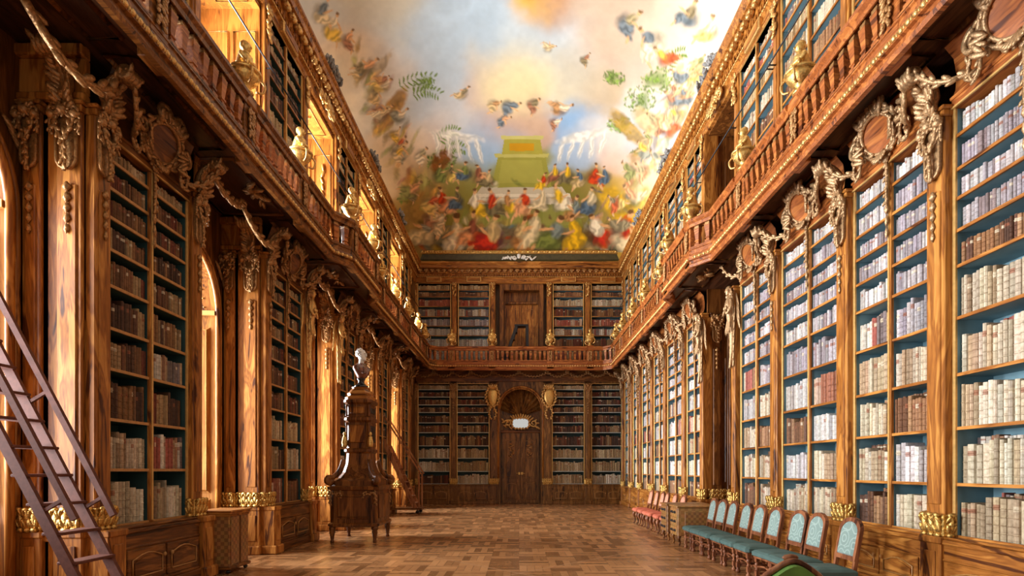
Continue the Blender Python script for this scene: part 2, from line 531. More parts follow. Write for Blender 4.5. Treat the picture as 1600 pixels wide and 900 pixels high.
def console(m=0, d=.36, h=.52):
    """leafy S bracket springing from a pilaster head out to the gallery soffit; origin at its foot"""
    mb = MB()
    ys = [(-.05, 0), (-.12, .08), (-.09, .20), (-.13, .32), (-.24, .42), (-d, h - .08)]
    path = cr([(0, y, z) for y, z in ys], 5)
    # broad strap
    rings = []
    for i, p in enumerate(path):
        t = i / (len(path) - 1); ww = .085 - .02 * t
        rings.append([(-ww, p.y, p.z), (-ww * .3, p.y - .045, p.z + .01), (ww * .3, p.y - .045, p.z + .01), (ww, p.y, p.z), (ww * .8, p.y + .05, p.z + .02), (-ww * .8, p.y + .05, p.z + .02)])
    mb.loft([r[::-1] for r in rings], m, True)
    for i in range(2, len(path) - 1, 2):
        p = path[i]
        for s_ in (-1, 1):
            mb.leaf((s_ * .06, p.y - .045, p.z), (s_ * R.uniform(.2, .8), -.5, R.uniform(.2, .9)), R.uniform(.07, .11), .036, .024, m)
    # roll under the soffit
    for x in (-.07, -.025, .025, .07):
        mb.lathe([(0.0, x - .03), (.075, x - .025), (.095, x), (.075, x + .025), (0.0, x + .03)], 0, 0, 10, m)
    roll = mb.v[-4:]
    for q in range(4):
        v = roll[q]; mb.v[-4 + q] = np.stack([v[:, 2], v[:, 0] - d + .03, v[:, 1] + h - .08], 1)
    return mb

def festoon(mb, x0, x1, z0, z1, sag, y0, y1, r=.045, m=0):
    pts = []
    for i in range(15):
        t = i / 14
        pts.append((x0 + (x1 - x0) * t, y0 + (y1 - y0) * t - .03 * math.sin(PI * t), z0 + (z1 - z0) * t - sag * math.sin(PI * t) ** .9))
    rope(mb, cr(pts, 3), r, m=m)

def cartouche(W, zc, rx=.34, rz_=.25, y=-.16, m=0, plate=1):
    """oval carved frame with crest, ribbon loops and festoons to both sides; centre x = 0"""
    mb = MB()
    n = 40
    for ring, (sx, sz, rr) in enumerate(((1, 1, .05), (.80, .80, .026))):
        pts = [(rx * sx * math.cos(2 * PI * i / n), y + .10 * math.sin(2 * PI * i / n) * -1, zc + rz_ * sz * math.sin(2 * PI * i / n)) for i in range(n + 1)]
        if ring: mb.tube(pts, rr, 6, m)
        else: rope(mb, pts, rr, m=m)
    disc = [(rx * .8 * math.cos(2 * PI * i / 20), zc + rz_ * .8 * math.sin(2 * PI * i / 20)) for i in range(20)]
    v = [(px, y - .10 * (pz - zc) / rz_, pz) for px, pz in disc] + [(0, y + .035, zc)]
    mb.add(v, [(i, (i + 1) % 20, 20) for i in range(20)], plate, True)
    for s_ in (-1, 1): scroll(mb, (s_ * .15, zc + rz_ * 1.05), .13, 1.3, 0 if s_ < 0 else PI, -s_, .04, y - .11, m)
    for i in range(7):                                            # crest of leaves
        a = PI * (.30 + .40 * i / 6)
        mb.leaf((rx * 1.02 * math.cos(a), y - .12, zc + rz_ * 1.05 * math.sin(a)), (math.cos(a) + R.uniform(-.4, .4), -.5, math.sin(a) + R.uniform(-.2, .6)), R.uniform(.08, .13), .045, .03, m)
    for s_ in (-1, 1):                                           # side volutes and loops
        scroll(mb, (s_ * (rx + .06), zc + .02), .12, 1.4, PI / 2 if s_ > 0 else PI / 2, -s_, .035, y - .02, m)
        lp = [(s_ * (rx + .10 + .075 * math.cos(a)), y + .02, zc - .20 + .14 * math.sin(a)) for a in np.linspace(0, 2 * PI, 22)]
        rope(mb, lp, .034, m=m)
        festoon(mb, s_ * (rx + .15), s_ * (W / 2 + .06), zc - .22, zc + .08, .10, y + .04, -.38, .046, m)
        for k in range(5):
            a = R.uniform(-.5, 1.2)
            mb.leaf((s_ * rx * .9, y - .06, zc - rz_ * (.8 - .2 * k)), (s_ * math.cos(a), -.4, math.sin(a)), .09, .032, .02, m)
    for k in range(7):                                            # bottom tuft
        a = PI + PI * (k + .5) / 7
        mb.leaf((.05 * math.cos(a), y + .04, zc - rz_ * 1.05), (math.cos(a), -.4, math.sin(a)), .10, .034, .022, m)
    return mb

def pendant(z, L_, m=0, y=-.05):
    mb = MB()
    mb.leaf((0, y, z), (0, -.2, -1), .09, .06, .035, m)
    for s_ in (-1, 1): mb.leaf((s_ * .05, y, z + .03), (s_ * .6, -.3, -.8), .09, .035, .025, m)
    rope(mb, cr([(0, y, z - .05), (.008, y, z - L_ * .35), (0, y, z - L_ * .6)], 6), .032, m=m)
    bells(mb, 0, y, z - L_ * .58, L_ * .45, .034, 3, m)
    return mb

def caryatid(m=0):
    """gilded herm: head, bust, arms and a mantle that tapers into a hanging drapery; origin at the head's top, z down"""
    mb = MB()
    body = [(0, -.20, -1.75), (0, -.15, -1.45), (.015, -.13, -1.15), (.02, -.15, -.85), (0, -.20, -.62), (0, -.22, -.42), (0, -.21, -.27), (0, -.22, -.20)]
    rad = [.035, .06, .085, .115, .10, .135, .09, .045]
    mb.tube(cr(body, 4), [float(np.interp(i / 28, np.linspace(0, 1, 8), rad)) for i in range(29)], 10, m)
    mb.ell((0, -.25, -.11), (.075, .085, .105), k=(14, 9), m=m)
    mb.ell((0, -.225, -.075), (.09, .085, .085), k=(8, 5), m=m)
    mb.ell((0, -.335, -.125), (.014, .02, .022), k=(8, 5), m=m)
    for s_ in (-1, 1):
        mb.tube(cr([(s_ * .12, -.22, -.30), (s_ * .21, -.25, -.47), (s_ * .13, -.34, -.60), (s_ * .03, -.35, -.52)], 4), [.05, .048, .046, .044, .042, .04, .038, .036, .034, .032, .030, .028, .026][:13], 6, m)
        mb.ell((s_ * .055, -.33, -.47), (.05, .045, .05), k=(8, 5), m=m)
        mb.ell((s_ * .028, -.325, -.105), (.012, .012, .008), k=(6, 4), m=m)
        for k in range(7):
            t = k / 6
            mb.leaf((s_ * (.15 - .06 * t), -.13, -.62 - .95 * t), (s_ * .12, -.15, -1), .19, .045, .03, m)
        for k in range(4):
            mb.leaf((s_ * (.20 + .02 * k), -.06, -.36 - .14 * k), (s_ * .35, .1, -1), .22, .06, .025, m)
    for k in range(5):
        mb.leaf((.05 * (k - 2), -.24, -.78 - .05 * (k % 2)), (.1 * (k - 2), -.2, -1), .25, .03, .025, m)
    for i in range(len(mb.v)): mb.v[i] = mb.v[i] * np.array((.78, .72, 1.0))
    return mb

# ------------------------------------------------------------------ setting
fl = MB(); fl.box(-6.6, 6.6, -3, 25.2, -.1, 0)
fl.build('floor', PARQ, kind='structure', label='walnut basket-weave parquet floor of the hall')

def frame_xz(mb, x0, x1, z0, z1, w, y0, y1, m=0):
    mb.box(x0, x1, y0, y1, z0, z0 + w, m=m); mb.box(x0, x1, y0, y1, z1 - w, z1, m=m)
    mb.box(x0, x0 + w, y0, y1, z0 + w, z1 - w, m=m); mb.box(x1 - w, x1, y0, y1, z0 + w, z1 - w, m=m)

# wall behind the left-hand piers: arched openings below, rectangular windows above
def niche_wall(i, a, b):
    W = b - a; m_ = W / 2; hw = .78; zs = 4.2; rise = .98
    root = thing('wall_niche', '', 'wall', (-5.30, a, 0), PI / 2)
    del root['label']; del root['category']; root['kind'] = 'structure'; root.name = 'wall_left'
    mb = MB()
    N_ = 20
    arc = [(m_ - hw * math.cos(PI * k / N_), zs + rise * math.sin(PI * k / N_)) for k in range(N_ + 1)]
    # front skin with an arched hole
    mb.box(0, m_ - hw, 0, .1, 0, DECK); mb.box(m_ + hw, W, 0, .1, 0, DECK)
    for k in range(N_):
        (x0, z0), (x1, z1) = arc[k], arc[k + 1]
        mb.add([(x0, 0, z0), (x1, 0, z1), (x1, 0, DECK), (x0, 0, DECK)], [(0, 1, 2, 3)])
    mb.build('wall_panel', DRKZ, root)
    # arch moulding
    mb = MB()
    arch = [(m_ - hw, -.03, 0)] + [(x, -.03, z) for x, z in arc] + [(m_ + hw, -.03, 0)]
    mb.tube(arch, .045, 6); mb.tube([(m_ + (x - m_) * 1.12, -.02, zs + (z - zs) * 1.12 if z > zs else z) for x, _, z in arch], .03, 6)
    mb.build('arch_moulding', WAL, root)
    mb = MB()
    for s_ in (-1, 1):
        for k in range(5): mb.leaf((m_ + s_ * (hw - .02 + .035 * k), -.04, 5.08 - .05 * k), (s_ * .6, -.2, -.8), .10, .035, .02)
    mb.build('spandrel_carving', BRON, root)
    # splayed reveal running out to the window
    mb = MB(); D = 1.0; k2 = .90
    for s_ in (-1, 1):
        x0, x1 = m_ + s_ * hw, m_ + s_ * hw * k2
        v = [(x0, .0, 0), (x1, D, 0), (x1, D, zs), (x0, .0, zs)]
        mb.add(v, [(0, 1, 2, 3) if s_ > 0 else (3, 2, 1, 0)])
        # two raised panels with a gilt bead
        for z0, z1 in ((.35, .95), (1.15, 3.95)):
            q = lambda t, z, o=0: (x0 + (x1 - x0) * t - s_ * o, D * t, z)
            p = [q(.15, z0, .03), q(.85, z0, .03), q(.85, z1, .03), q(.15, z1, .03)]
            o = [q(.10, z0 - .05, .003), q(.90, z0 - .05, .003), q(.90, z1 + .05, .003), q(.10, z1 + .05, .003)]
            fs = [(0, 1, 2, 3)] + [(4 + i_, 4 + (i_ + 1) % 4, (i_ + 1) % 4, i_) for i_ in range(4)]
            mb.add(p + o, fs if s_ > 0 else [f[::-1] for f in fs])
            mb.tube([q(.15, z0, .035), q(.85, z0, .035), q(.85, z1, .035), q(.15, z1, .035), q(.15, z0, .035)], .010, 4, 1)
        mb.add([(x0, 0, zs), (x1, D, zs), (x1 - s_ * .06, D, zs), (x0 - s_ * .06, 0, zs), (x0, 0, zs + .08), (x1, D, zs + .08), (x1 - s_ * .06, D, zs + .08), (x0 - s_ * .06, 0, zs + .08)],
               [(0, 1, 2, 3), (4, 7, 6, 5), (3, 2, 6, 7), (0, 3, 7, 4)], 1)
    mb.box(m_ - hw, m_ + hw, 0, D, .30, .34)
    mb.build('window_reveal', [HON, EDGE], root)
    mb = MB()
    for k in range(N_):
        (x0, z0), (x1, z1) = arc[k], arc[k + 1]
        sh = lambda x, z: (m_ + (x - m_) * k2, zs + (z - zs) * k2)
        (u0, w0), (u1, w1) = sh(x0, z0), sh(x1, z1)
        mb.add([(x0, 0, z0), (x1, 0, z1), (u1, D, w1), (u0, D, w0)], [(0, 3, 2, 1)])
        for t in (.2, .5, .8):
            f = 1 - (1 - k2) * t
            mb.ell((m_ + (x0 - m_) * f * .985, D * t, zs + (z0 - zs) * f * .985), (.013, .013, .013), m=1)
    mb.build('arch_soffit', [WAL, EDGE], root)
    # window
    win = MB()
    frame_xz(win, m_ - hw * k2, m_ + hw * k2, .34, 5.1, .07, D, D + .08)
    for x in (m_ - .24, m_ + .24): win.box(x - .02, x + .02, D, D + .06, .34, 5.1)
    for z in (1.3, 2.3, 3.3, 4.2): win.box(m_ - hw * k2, m_ + hw * k2, D, D + .06, z - .02, z + .02)
    wo = win.build('window_%d' % (i + 1), HON, kind='structure')
    wo.location = (-5.30, a, 0); wo.rotation_euler = (0, 0, PI / 2)
    # upper niche: side panels, soffit, window
    up = MB()
    y1 = 1.15
    up.box(0, .03, -.68, y1, DECK, 10.2); up.box(W - .03, W, -.68, y1, DECK, 10.2)
    up.box(0, W, -.68, y1, 9.72, 9.80)
    up.box(.03, m_ - .68, .55, .63, DECK, 9.8); up.box(m_ + .68, W - .03, .55, .63, DECK, 9.8)
    up.box(m_ - .68, m_ + .68, .55, .63, 9.45, 9.8)
    up.build('upper_panelling', HONU, root)
    up = MB()
    for x, s_ in ((.03, 1), (W - .03, -1)):
        for y0, y1_ in ((-.62, -.22), (-.12, .45)):
            xa = x + s_ * .02
            up.tube([(xa, y0, 6.4), (xa, y1_, 6.4), (xa, y1_, 9.3), (xa, y0, 9.3), (xa, y0, 6.4)], .014, 4)
        for k in range(6): up.leaf((x + s_ * .03, -.42 + R.uniform(-.03, .03), 9.0 - .16 * k), (s_ * .2, R.uniform(-.6, .6), -1), .11, .05, .03)
    for k in range(9): up.leaf((m_ + R.uniform(-.22, .22), -.28 + R.uniform(-.1, .1), 9.70), (R.uniform(-1, 1), R.uniform(-.6, .6), 0), .11, .05, .02)
    up.tube([(.2, -.55, 9.71), (W - .2, -.55, 9.71), (W - .2, .0, 9.71), (.2, .0, 9.71), (.2, -.55, 9.71)], .015, 4)
    up.build('upper_carving', GILT, root)
    win = MB()
    frame_xz(win, m_ - .68, m_ + .68, 6.2, 9.45, .06, .60, .68)
    win.box(m_ - .02, m_ + .02, .6, .66, 6.2, 9.45)
    for z in (7.0, 7.8, 8.6): win.box(m_ - .68, m_ + .68, .6, .66, z - .02, z + .02)
    wo = win.build('window_%d' % (i + 6), HON, kind='structure')
    wo.location = (-5.30, a, 0); wo.rotation_euler = (0, 0, PI / 2)
for i, (a, b) in enumerate(NICHES): niche_wall(i, a, b)

# solid backs behind the piers and on the far and right sides
for a, b in PIERS:
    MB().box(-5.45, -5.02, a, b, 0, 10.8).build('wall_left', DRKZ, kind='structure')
wl = MB()
wl.box(-6.6, -6.42, -3, 25, 0, 13)
MB().box(-5.45, -4.62, 22.75, 25.0, 0, 10.8).build('wall_left', DRKZ, kind='structure'); MB().box(-5.45, -4.6, -3, 1.95, 0, 10.8).build('wall_left', DRKZ, kind='structure')
for (a, b) in NICHES: MB().box(-6.4, -4.55, a, b, 10.2, 10.8).build('wall_left', DRKZ, kind='structure')
wl.build('wall_left', DRKZ, kind='structure')
for q in ((5.08, 5.5, -3, 11.52, 0, 10.8), (5.08, 5.5, 13.6, 25, 0, 10.8), (5.55, 5.75, 11.4, 13.7, 0, 10.8), (4.7, 5.6, 11.5, 11.56, 0, 9.9), (4.7, 5.6, 13.56, 13.62, 0, 9.9), (4.7, 5.75, 11.5, 13.62, 9.8, 10.7)):
    MB().box(*q).build('wall_right', DRKZ, kind='structure')
we = MB(); we.box(-5.4, 5.4, 24.72, 25.0, 0, 11.0)
we.build('wall_end', ENDW, kind='structure')

# right-hand niche: panelled doorway in dark wood, both storeys
nb = MB()
for z0, z1 in ((.25, 1.9), (2.1, 4.6), (6.4, 9.4)):
    for x0, x1 in ((11.75, 12.5), (12.62, 13.4)):
        nb.box(5.50, 5.55, x0, x1, z0, z1, .02)
for z0, z1 in ((1.2, 4.3), (6.4, 9.2)):
    for x0, x1 in ((4.76, 5.02), (5.12, 5.46)):
        nb.box(x0, x1, 13.52, 13.57, z0, z1, .015); nb.box(x0, x1, 11.55, 11.60, z0, z1, .015)
nb.build('trim_1', DRKZ, kind='structure')

# left-hand blocking of the pier sides (the panelled jambs that face along the hall)
for a, b in PIERS:
    for y0, y1, sg in ((a, a + .05, -1), (b - .05, b, 1)):
        jl = MB()
        for z0, z1, q in ((5.42, 5.50, .07), (5.50, 5.88, .03), (5.88, 6.0, .09)): jl.box(-5.32, -4.60, y0 - (q if sg < 0 else 0), y1 + (q if sg > 0 else 0), z0, z1, .015)
        jl.box(-5.30, -4.64, y0 - (.05 if sg < 0 else 0), y1 + (.05 if sg > 0 else 0), .0, .22, .012); jl.box(-5.30, -4.64, y0 - (.035 if sg < 0 else 0), y1 + (.035 if sg > 0 else 0), .74, .86, .012)
        jl.box(-5.32, -4.62, y0, y1, 0, DECK)
        jl.box(-5.32, -4.62, y0, y1, DECK, 9.9)
        jl.build('wall_left', WAL, kind='structure')
for k, (a, b) in enumerate(NICHES):
    rt = thing('niche_garland', 'carved swag hanging across the %s left window recess from the camera' % ('first', 'second', 'third', 'fourth', 'fifth')[k], 'garland', (-4.36, a, 0), PI / 2, 'swags across the left window recesses')
    mb = MB(); W = b - a
    festoon(mb, -.05, W * .5, 5.72, 5.80, .16, 0, .10, .065); festoon(mb, W * .5, W + .05, 5.80, 5.62, .30, .10, -.02, .065)
    mb.build('leaf_garland', BRON, rt)

# ------------------------------------------------------------------ gallery: deck, fascia, soffit on three sides
def gpath(side):
    x0, x1 = (3.98, 3.68) if side > 0 else (3.87, 3.58)
    c = 4.02 if side > 0 else 3.92
    p = [(x0, 1.5), (x0, 11.15), (x1, 11.55), (x1, 13.7), (x0, 14.1), (x0, 23.05), (x0 - .35, 23.40)]
    return [(side * x, y) for x, y in p]
PL, PR = gpath(-1), gpath(1)
PE = [PL[-1], PR[-1]]
PROF = [(.00, 5.80), (.06, 5.80), (.075, 5.85), (.05, 5.88), (.05, 5.93), (.09, 5.94), (.09, 6.02), (.055, 6.03), (.03, 6.08), (.03, 6.16), (.05, 6.17), (.05, 6.20), (-.06, 6.20), (-.06, 5.9)]

def sweep(mb, path, prof, m=0, inward=None):
    """profile (outward offset, z) along a plan path; outward = to the left of travel"""
    P = [Vector((x, y)) for x, y in path]; rings = []
    for i, p in enumerate(P):
        a = (P[i] - P[i - 1]).normalized() if i else None
        b = (P[i + 1] - P[i]).normalized() if i < len(P) - 1 else None
        na = Vector((-a.y, a.x)) if a else None; nb_ = Vector((-b.y, b.x)) if b else None
        n = na if nb_ is None else nb_ if na is None else ((na + nb_) / (1 + na.dot(nb_)))
        rings.append([(p.x + n.x * d, p.y + n.y * d, z) for d, z in prof])
    f = mb.loft(rings, m)
    return mb

def beads(mb, path, d, z, step, r, m=0):
    for i in range(len(path) - 1):
        a, b = Vector(path[i]), Vector(path[i + 1]); L_ = (b - a).length; t = (b - a) / L_; n = Vector((-t.y, t.x))
        k = int(L_ / step)
        for j in range(k):
            q = a + t * (step * (j + .5)) + n * d
            ax = np.array([[t.x, n.x, 0], [t.y, n.y, 0], [0, 0, 1]])
            mb.ell((q.x, q.y, z), (step * .42, r, r * 1.15), ax, m=m)
            mb.ell((q.x + t.x * step * .5, q.y + t.y * step * .5, z), (step * .12, r * .8, r * .9), ax, m=m)

def gallery(side, name):
    if side == 0:
        path = [PE[1], PE[0]]; lab = 'walnut gallery floor across the end wall with beaded fascia'
    else:
        path = PR if side > 0 else PL
        lab = 'walnut gallery floor along the %s with beaded gilt fascia' % ('pale right bookcases' if side > 0 else 'dark left bookcases')
    rt = thing('gallery_floor', lab, 'gallery', (0, 0, 0))
    pth = path if side >= 0 else path[::-1]
    # travel so that the hall's centre lies to the left
    pth = path if side > 0 else (path[::-1] if side < 0 else path)
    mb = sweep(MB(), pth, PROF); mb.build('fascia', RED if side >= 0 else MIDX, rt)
    mb = MB(); beads(mb, pth, .085, 5.98, .105, .034); mb.build('bead_moulding', GILT, rt)
    # deck slab with soffit
    mb = MB()
    if side == 0:
        poly = [(PL[-1][0], 23.42), (PR[-1][0], 23.42), (4.7, 24.7), (-4.7, 24.7)]
    elif side > 0:
        poly = [(x, y) for x, y in path[:-1]] + [(3.64, 23.42), (4.0, 24.7), (5.6, 24.7), (5.6, 1.5)]
    else:
        poly = [(-5.95, 1.5), (-5.95, 24.7), (-4.0, 24.7), (-3.53, 23.42)] + [(x, y) for x, y in path[:-1][::-1]]
    n = len(poly)
    v = [(x, y, 6.02) for x, y in poly] + [(x, y, 6.14) for x, y in poly]
    from mathutils.geometry import tessellate_polygon
    tri = tessellate_polygon([[Vector((x, y, 0)) for x, y in poly]])
    f = []
    for t in tri:
        A = [v[i] for i in t]
        up = (Vector(A[1]) - Vector(A[0])).cross(Vector(A[2]) - Vector(A[0])).z > 0
        t = t if up else t[::-1]
        f.append(tuple(i + n for i in t)); f.append(tuple(t[::-1]))
    f += [(i, (i + 1) % n, (i + 1) % n + n, i + n) for i in range(n)]
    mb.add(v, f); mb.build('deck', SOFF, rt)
    # soffit panels: raised mouldings, one field for each bay, and a carved spray
    if side:
        fr = MB(); cv = MB()
        g = [3.95] + GRID[1:]
        for a, b in zip(g[:-1], g[1:]):
            nich = (a, b) in [(GRID[k], GRID[k + 1]) for k in (0, 2, 4, 6, 8)]
            xi = 4.5 if side > 0 else (5.2 if nich else 4.5)
            xo = 3.95 if 11 < a < 13 else 4.15
            xs = sorted((side * xi, side * xo))
            fr.tube([(xs[0], a + .12, 6.015), (xs[1], a + .12, 6.015), (xs[1], b - .12, 6.015), (xs[0], b - .12, 6.015), (xs[0], a + .12, 6.015)], .035, 4)
            if nich and not (side > 0 and a != 11.75):
                cy = (a + b) / 2; cx = side * 4.30
                for k in range(16):
                    q = R.uniform(0, 2 * PI); rr = R.uniform(0, 1)
                    cv.leaf((cx + .14 * rr * math.cos(q), cy + .55 * rr * math.sin(q), 6.0), (math.cos(q), math.sin(q), -.1), .11, .05, .03)
                ring = [(cx + .20 * math.cos(q), cy + .62 * math.sin(q), 6.0) for q in np.linspace(0, 2 * PI, 30)]
                if a < 5: rope(cv, ring, .03)
        fr.build('soffit_moulding', DRK, rt)
        if cv.n: cv.build('soffit_carving', BRON, rt)
    return rt
for s_ in (-1, 1, 0): gallery(s_, 'gallery')

# upper cornice on three sides: frieze board, dentils, gilt modillion rolls, crowning mouldings
CPROF = [(-.2, 9.84), (.02, 9.84), (.05, 9.90), (.03, 9.92), (.03, 10.06), (.08, 10.09), (.08, 10.13), (.05, 10.15), (.05, 10.24), (.10, 10.25), (.10, 10.44), (.24, 10.46), (.26, 10.56), (.22, 10.58), (.28, 10.66), (.28, 10.72), (-.2, 10.72)]
CP = [(XR, -2.0), (XR, YE - .02), (XL, YE - .02), (XL, -2.0)]
def cornice(k, path, nm):
    root = bpy.data.objects.new('trim_%d' % (k + 2), None); col.objects.link(root); root['kind'] = 'structure'
    mb = sweep(MB(), path, CPROF); mb.build('cornice_board', WALX if k != 1 else WALX, root)
    a, b = Vector(path[0]), Vector(path[1])
    t = (b - a).normalized(); n = Vector((-t.y, t.x)); ax = np.array([[t.x, n.x, 0], [t.y, n.y, 0], [0, 0, 1]])
    L_ = (b - a).length
    mb = MB(); st = .27
    for j in range(int(L_ / st)):
        q = a + t * (st * (j + .5))
        if q.y < 4.5: continue
        for (d, z, r) in ((.16, 10.36, (.105, .085, .075)), (.20, 10.30, (.06, .06, .055)), (.13, 10.42, (.11, .07, .035))):
            p = q + n * d; mb.ell((p.x, p.y, z), r, ax, k=(8, 5))
        for s_ in (-1, 1):
            p = q + n * .20 + t * (.06 * s_); mb.ell((p.x, p.y, 10.36), (.035, .04, .055), ax)
    mb.build('modillion_row', GILT if k != 1 else BRON, root)
    mb = MB(); st = .115
    for j in range(int(L_ / st)):
        q = a + t * (st * (j + .5)) + n * .075
        if q.y < 4.5: continue
        o = q - t * .032; e = q + t * .032
        mb.loft([[(o.x - n.x * .04, o.y - n.y * .04, z), (o.x + n.x * .03, o.y + n.y * .03, z), (e.x + n.x * .03, e.y + n.y * .03, z), (e.x - n.x * .04, e.y - n.y * .04, z)][::1 if True else -1] for z in (10.155, 10.235)])
    mb.build('dentil_row', WALX, root)
    mb = MB(); beads(mb, path, .085, 10.11, .09, .022); mb.build('bead_moulding', GILT, root)
cornice(0, [CP[0], CP[1]], 'right'); cornice(1, [CP[1], CP[2]], 'end'); cornice(2, [CP[2], CP[3]], 'left')
# dark cove and gilt frame below the painting on the end wall
cv = MB(); cv.loft([[(-4.45, 24.2, 10.7), (4.5, 24.2, 10.7)], [(-4.45, 24.05, 10.82), (4.5, 24.05, 10.82)], [(-4.45, 23.98, 11.05), (4.5, 23.98, 11.05)]], closed=False, cap=False)
cv.build('trim_5', plain('olive_cove', (.060, .048, .016), .5, 0, .3, 6), kind='structure')
cv = MB(); cv.box(-4.45, 4.5, 23.90, 24.0, 11.03, 11.18, .03)
for i in range(74): cv.leaf((-4.4 + .12 * i, 23.89, 11.105), (.7, -.1, .7 if i % 2 else -.7), .085, .035, .03)
cv.build('trim_6', GOLD, kind='structure')
# ------------------------------------------------------------------ bookcases
BOOKS = []          # every book: dict(loc world, rot, w, h, d, tint, row, col, case, n)
PAL = {
 'cream': [(.56, .45, .31), (.62, .52, .38), (.46, .34, .21), (.68, .60, .47), (.40, .27, .16), (.58, .48, .34)],
 'white': [(.58, .54, .52), (.66, .62, .58), (.50, .46, .44), (.44, .39, .36)],
 'lav':   [(.40, .36, .37), (.48, .43, .43), (.33, .28, .29), (.27, .20, .20), (.54, .49, .48), (.36, .31, .34)],  # greyish books, the bluish cast of daylight put into their tints
 'brown': [(.26, .12, .050), (.32, .16, .075), (.19, .085, .04), (.38, .21, .10), (.13, .06, .035)],
 'red':   [(.36, .085, .055), (.42, .13, .085), (.30, .11, .06), (.55, .38, .27)],
 'dark':  [(.15, .062, .028), (.20, .090, .036), (.085, .040, .022), (.28, .135, .052), (.17, .045, .022), (.36, .23, .11), (.11, .050, .026)],  # brown leather, with the left wall's shade put into the tints
 'tan':   [(.50, .36, .20), (.42, .29, .15), (.56, .43, .26), (.36, .23, .11)],
 'mix':   [(.50, .40, .30), (.30, .15, .08), (.62, .55, .46), (.36, .10, .07), (.20, .15, .14), (.44, .30, .17)],
}
def colname(t):
    r, g, b = t; l = .3 * r + .6 * g + .1 * b
    if l > .57: return 'white'
    if b > .25 and r / max(b, .01) < 1.25: return 'grey'
    if l > .36: return 'cream'
    if r > 2.4 * g and r > .24: return 'red'
    if l > .24: return 'tan'
    if l > .11: return 'brown'
    return 'black' if r < .09 else 'umber'

def fill(loc, rz, x0, x1, z, gap, pal, case, row, colm, t0=.055, hf=.82, back=False, full=1.0):
    c, s_ = math.cos(rz), math.sin(rz)
    x = x0 + .005; n = 0; end = x0 + (x1 - x0) * full
    base = R.choice(PAL[pal]); run = 0
    bh = min(gap * hf, .46)
    while True:
        if run <= 0:
            base = R.choice(PAL[pal]); run = R.choice((1, 1, 1, 2, 3, 5)); th = R.uniform(.7, 1.35) * t0; hh = bh * R.uniform(.84, 1.06)
        run -= 1
        t = th * R.uniform(.9, 1.1)
        if x + t > end: break
        h = min(hh * R.uniform(.97, 1.02), gap - .035)
        y = .035 + R.uniform(0, .02) + (.16 if back else 0)
        k = R.uniform(.66, 1.16)
        tint = tuple(min(1, q * k * R.uniform(.97, 1.03)) for q in base)
        n += 1
        px, py = x + t / 2, y
        BOOKS.append(dict(p=(loc[0] + c * px - s_ * py, loc[1] + s_ * px + c * py, loc[2] + z), rz=rz, w=t - .002, h=h, d=min(.24, h * .7) if not back else .12,
                          tint=tint, row=row, col=colm, case=case, n=n, back=back))
        x += t

PTS = [(-.5, .14), (-.43, .045), (-.2, -.004), (.2, -.004), (.43, .045), (.5, .14), (.5, 1), (-.5, 1)]
HS = [0, .12, .125, .16, .165, .86, 1.0]
def book_arrays(bands=True):
    hs = [0, 1.0] if not bands else [0, .155, .17, .185, .35, .365, .38, .55, .565, .58, .75, .765, .78, 1.0]
    v, f = [], []
    n = len(PTS)
    for i, h in enumerate(hs):
        bump = .03 if bands and i in (2, 5, 8, 11) else 0
        for j, (x, y) in enumerate(PTS): v.append((x, y - (bump if 1 <= j <= 4 else 0), h))
    for k in range(len(hs) - 1):
        for j in range(n):
            j2 = (j + 1) % n
            f.append((k * n + j, k * n + j2, (k + 1) * n + j2, (k + 1) * n + j))
    o = (len(hs) - 1) * n
    f.append(tuple(range(n - 1, -1, -1))); f.append(tuple(range(o, o + n)))
    return np.array(v), f

def door_panel(mb, x0, x1, z0, z1, y):
    """raised field with a gilt moulding whose top edge is shaped"""
    mb.box(x0, x1, y - .02, y, z0, z1, .008)
    xm = (x0 + x1) / 2; i = .07; w_ = x1 - x0
    top = [(x1 - i, z1 - i - .05), (x1 - i - .10 * w_, z1 - i - .03), (xm + .15 * w_, z1 - i), (xm, z1 - i + .012), (xm - .15 * w_, z1 - i), (x0 + i + .10 * w_, z1 - i - .03), (x0 + i, z1 - i - .05)]
    pts = [(x0 + i, z0 + i), (x1 - i, z0 + i)] + top + [(x0 + i, z0 + i)]
    mb.tube([(x, y - .026, z) for x, z in pts], .010, 4, 1)
    mb.prism([(x0 + i + .03, z0 + i + .03), (x1 - i - .03, z0 + i + .03)] + [(xm + (x - xm) * .9, z - .035) for x, z in top], y - .034, y - .018)

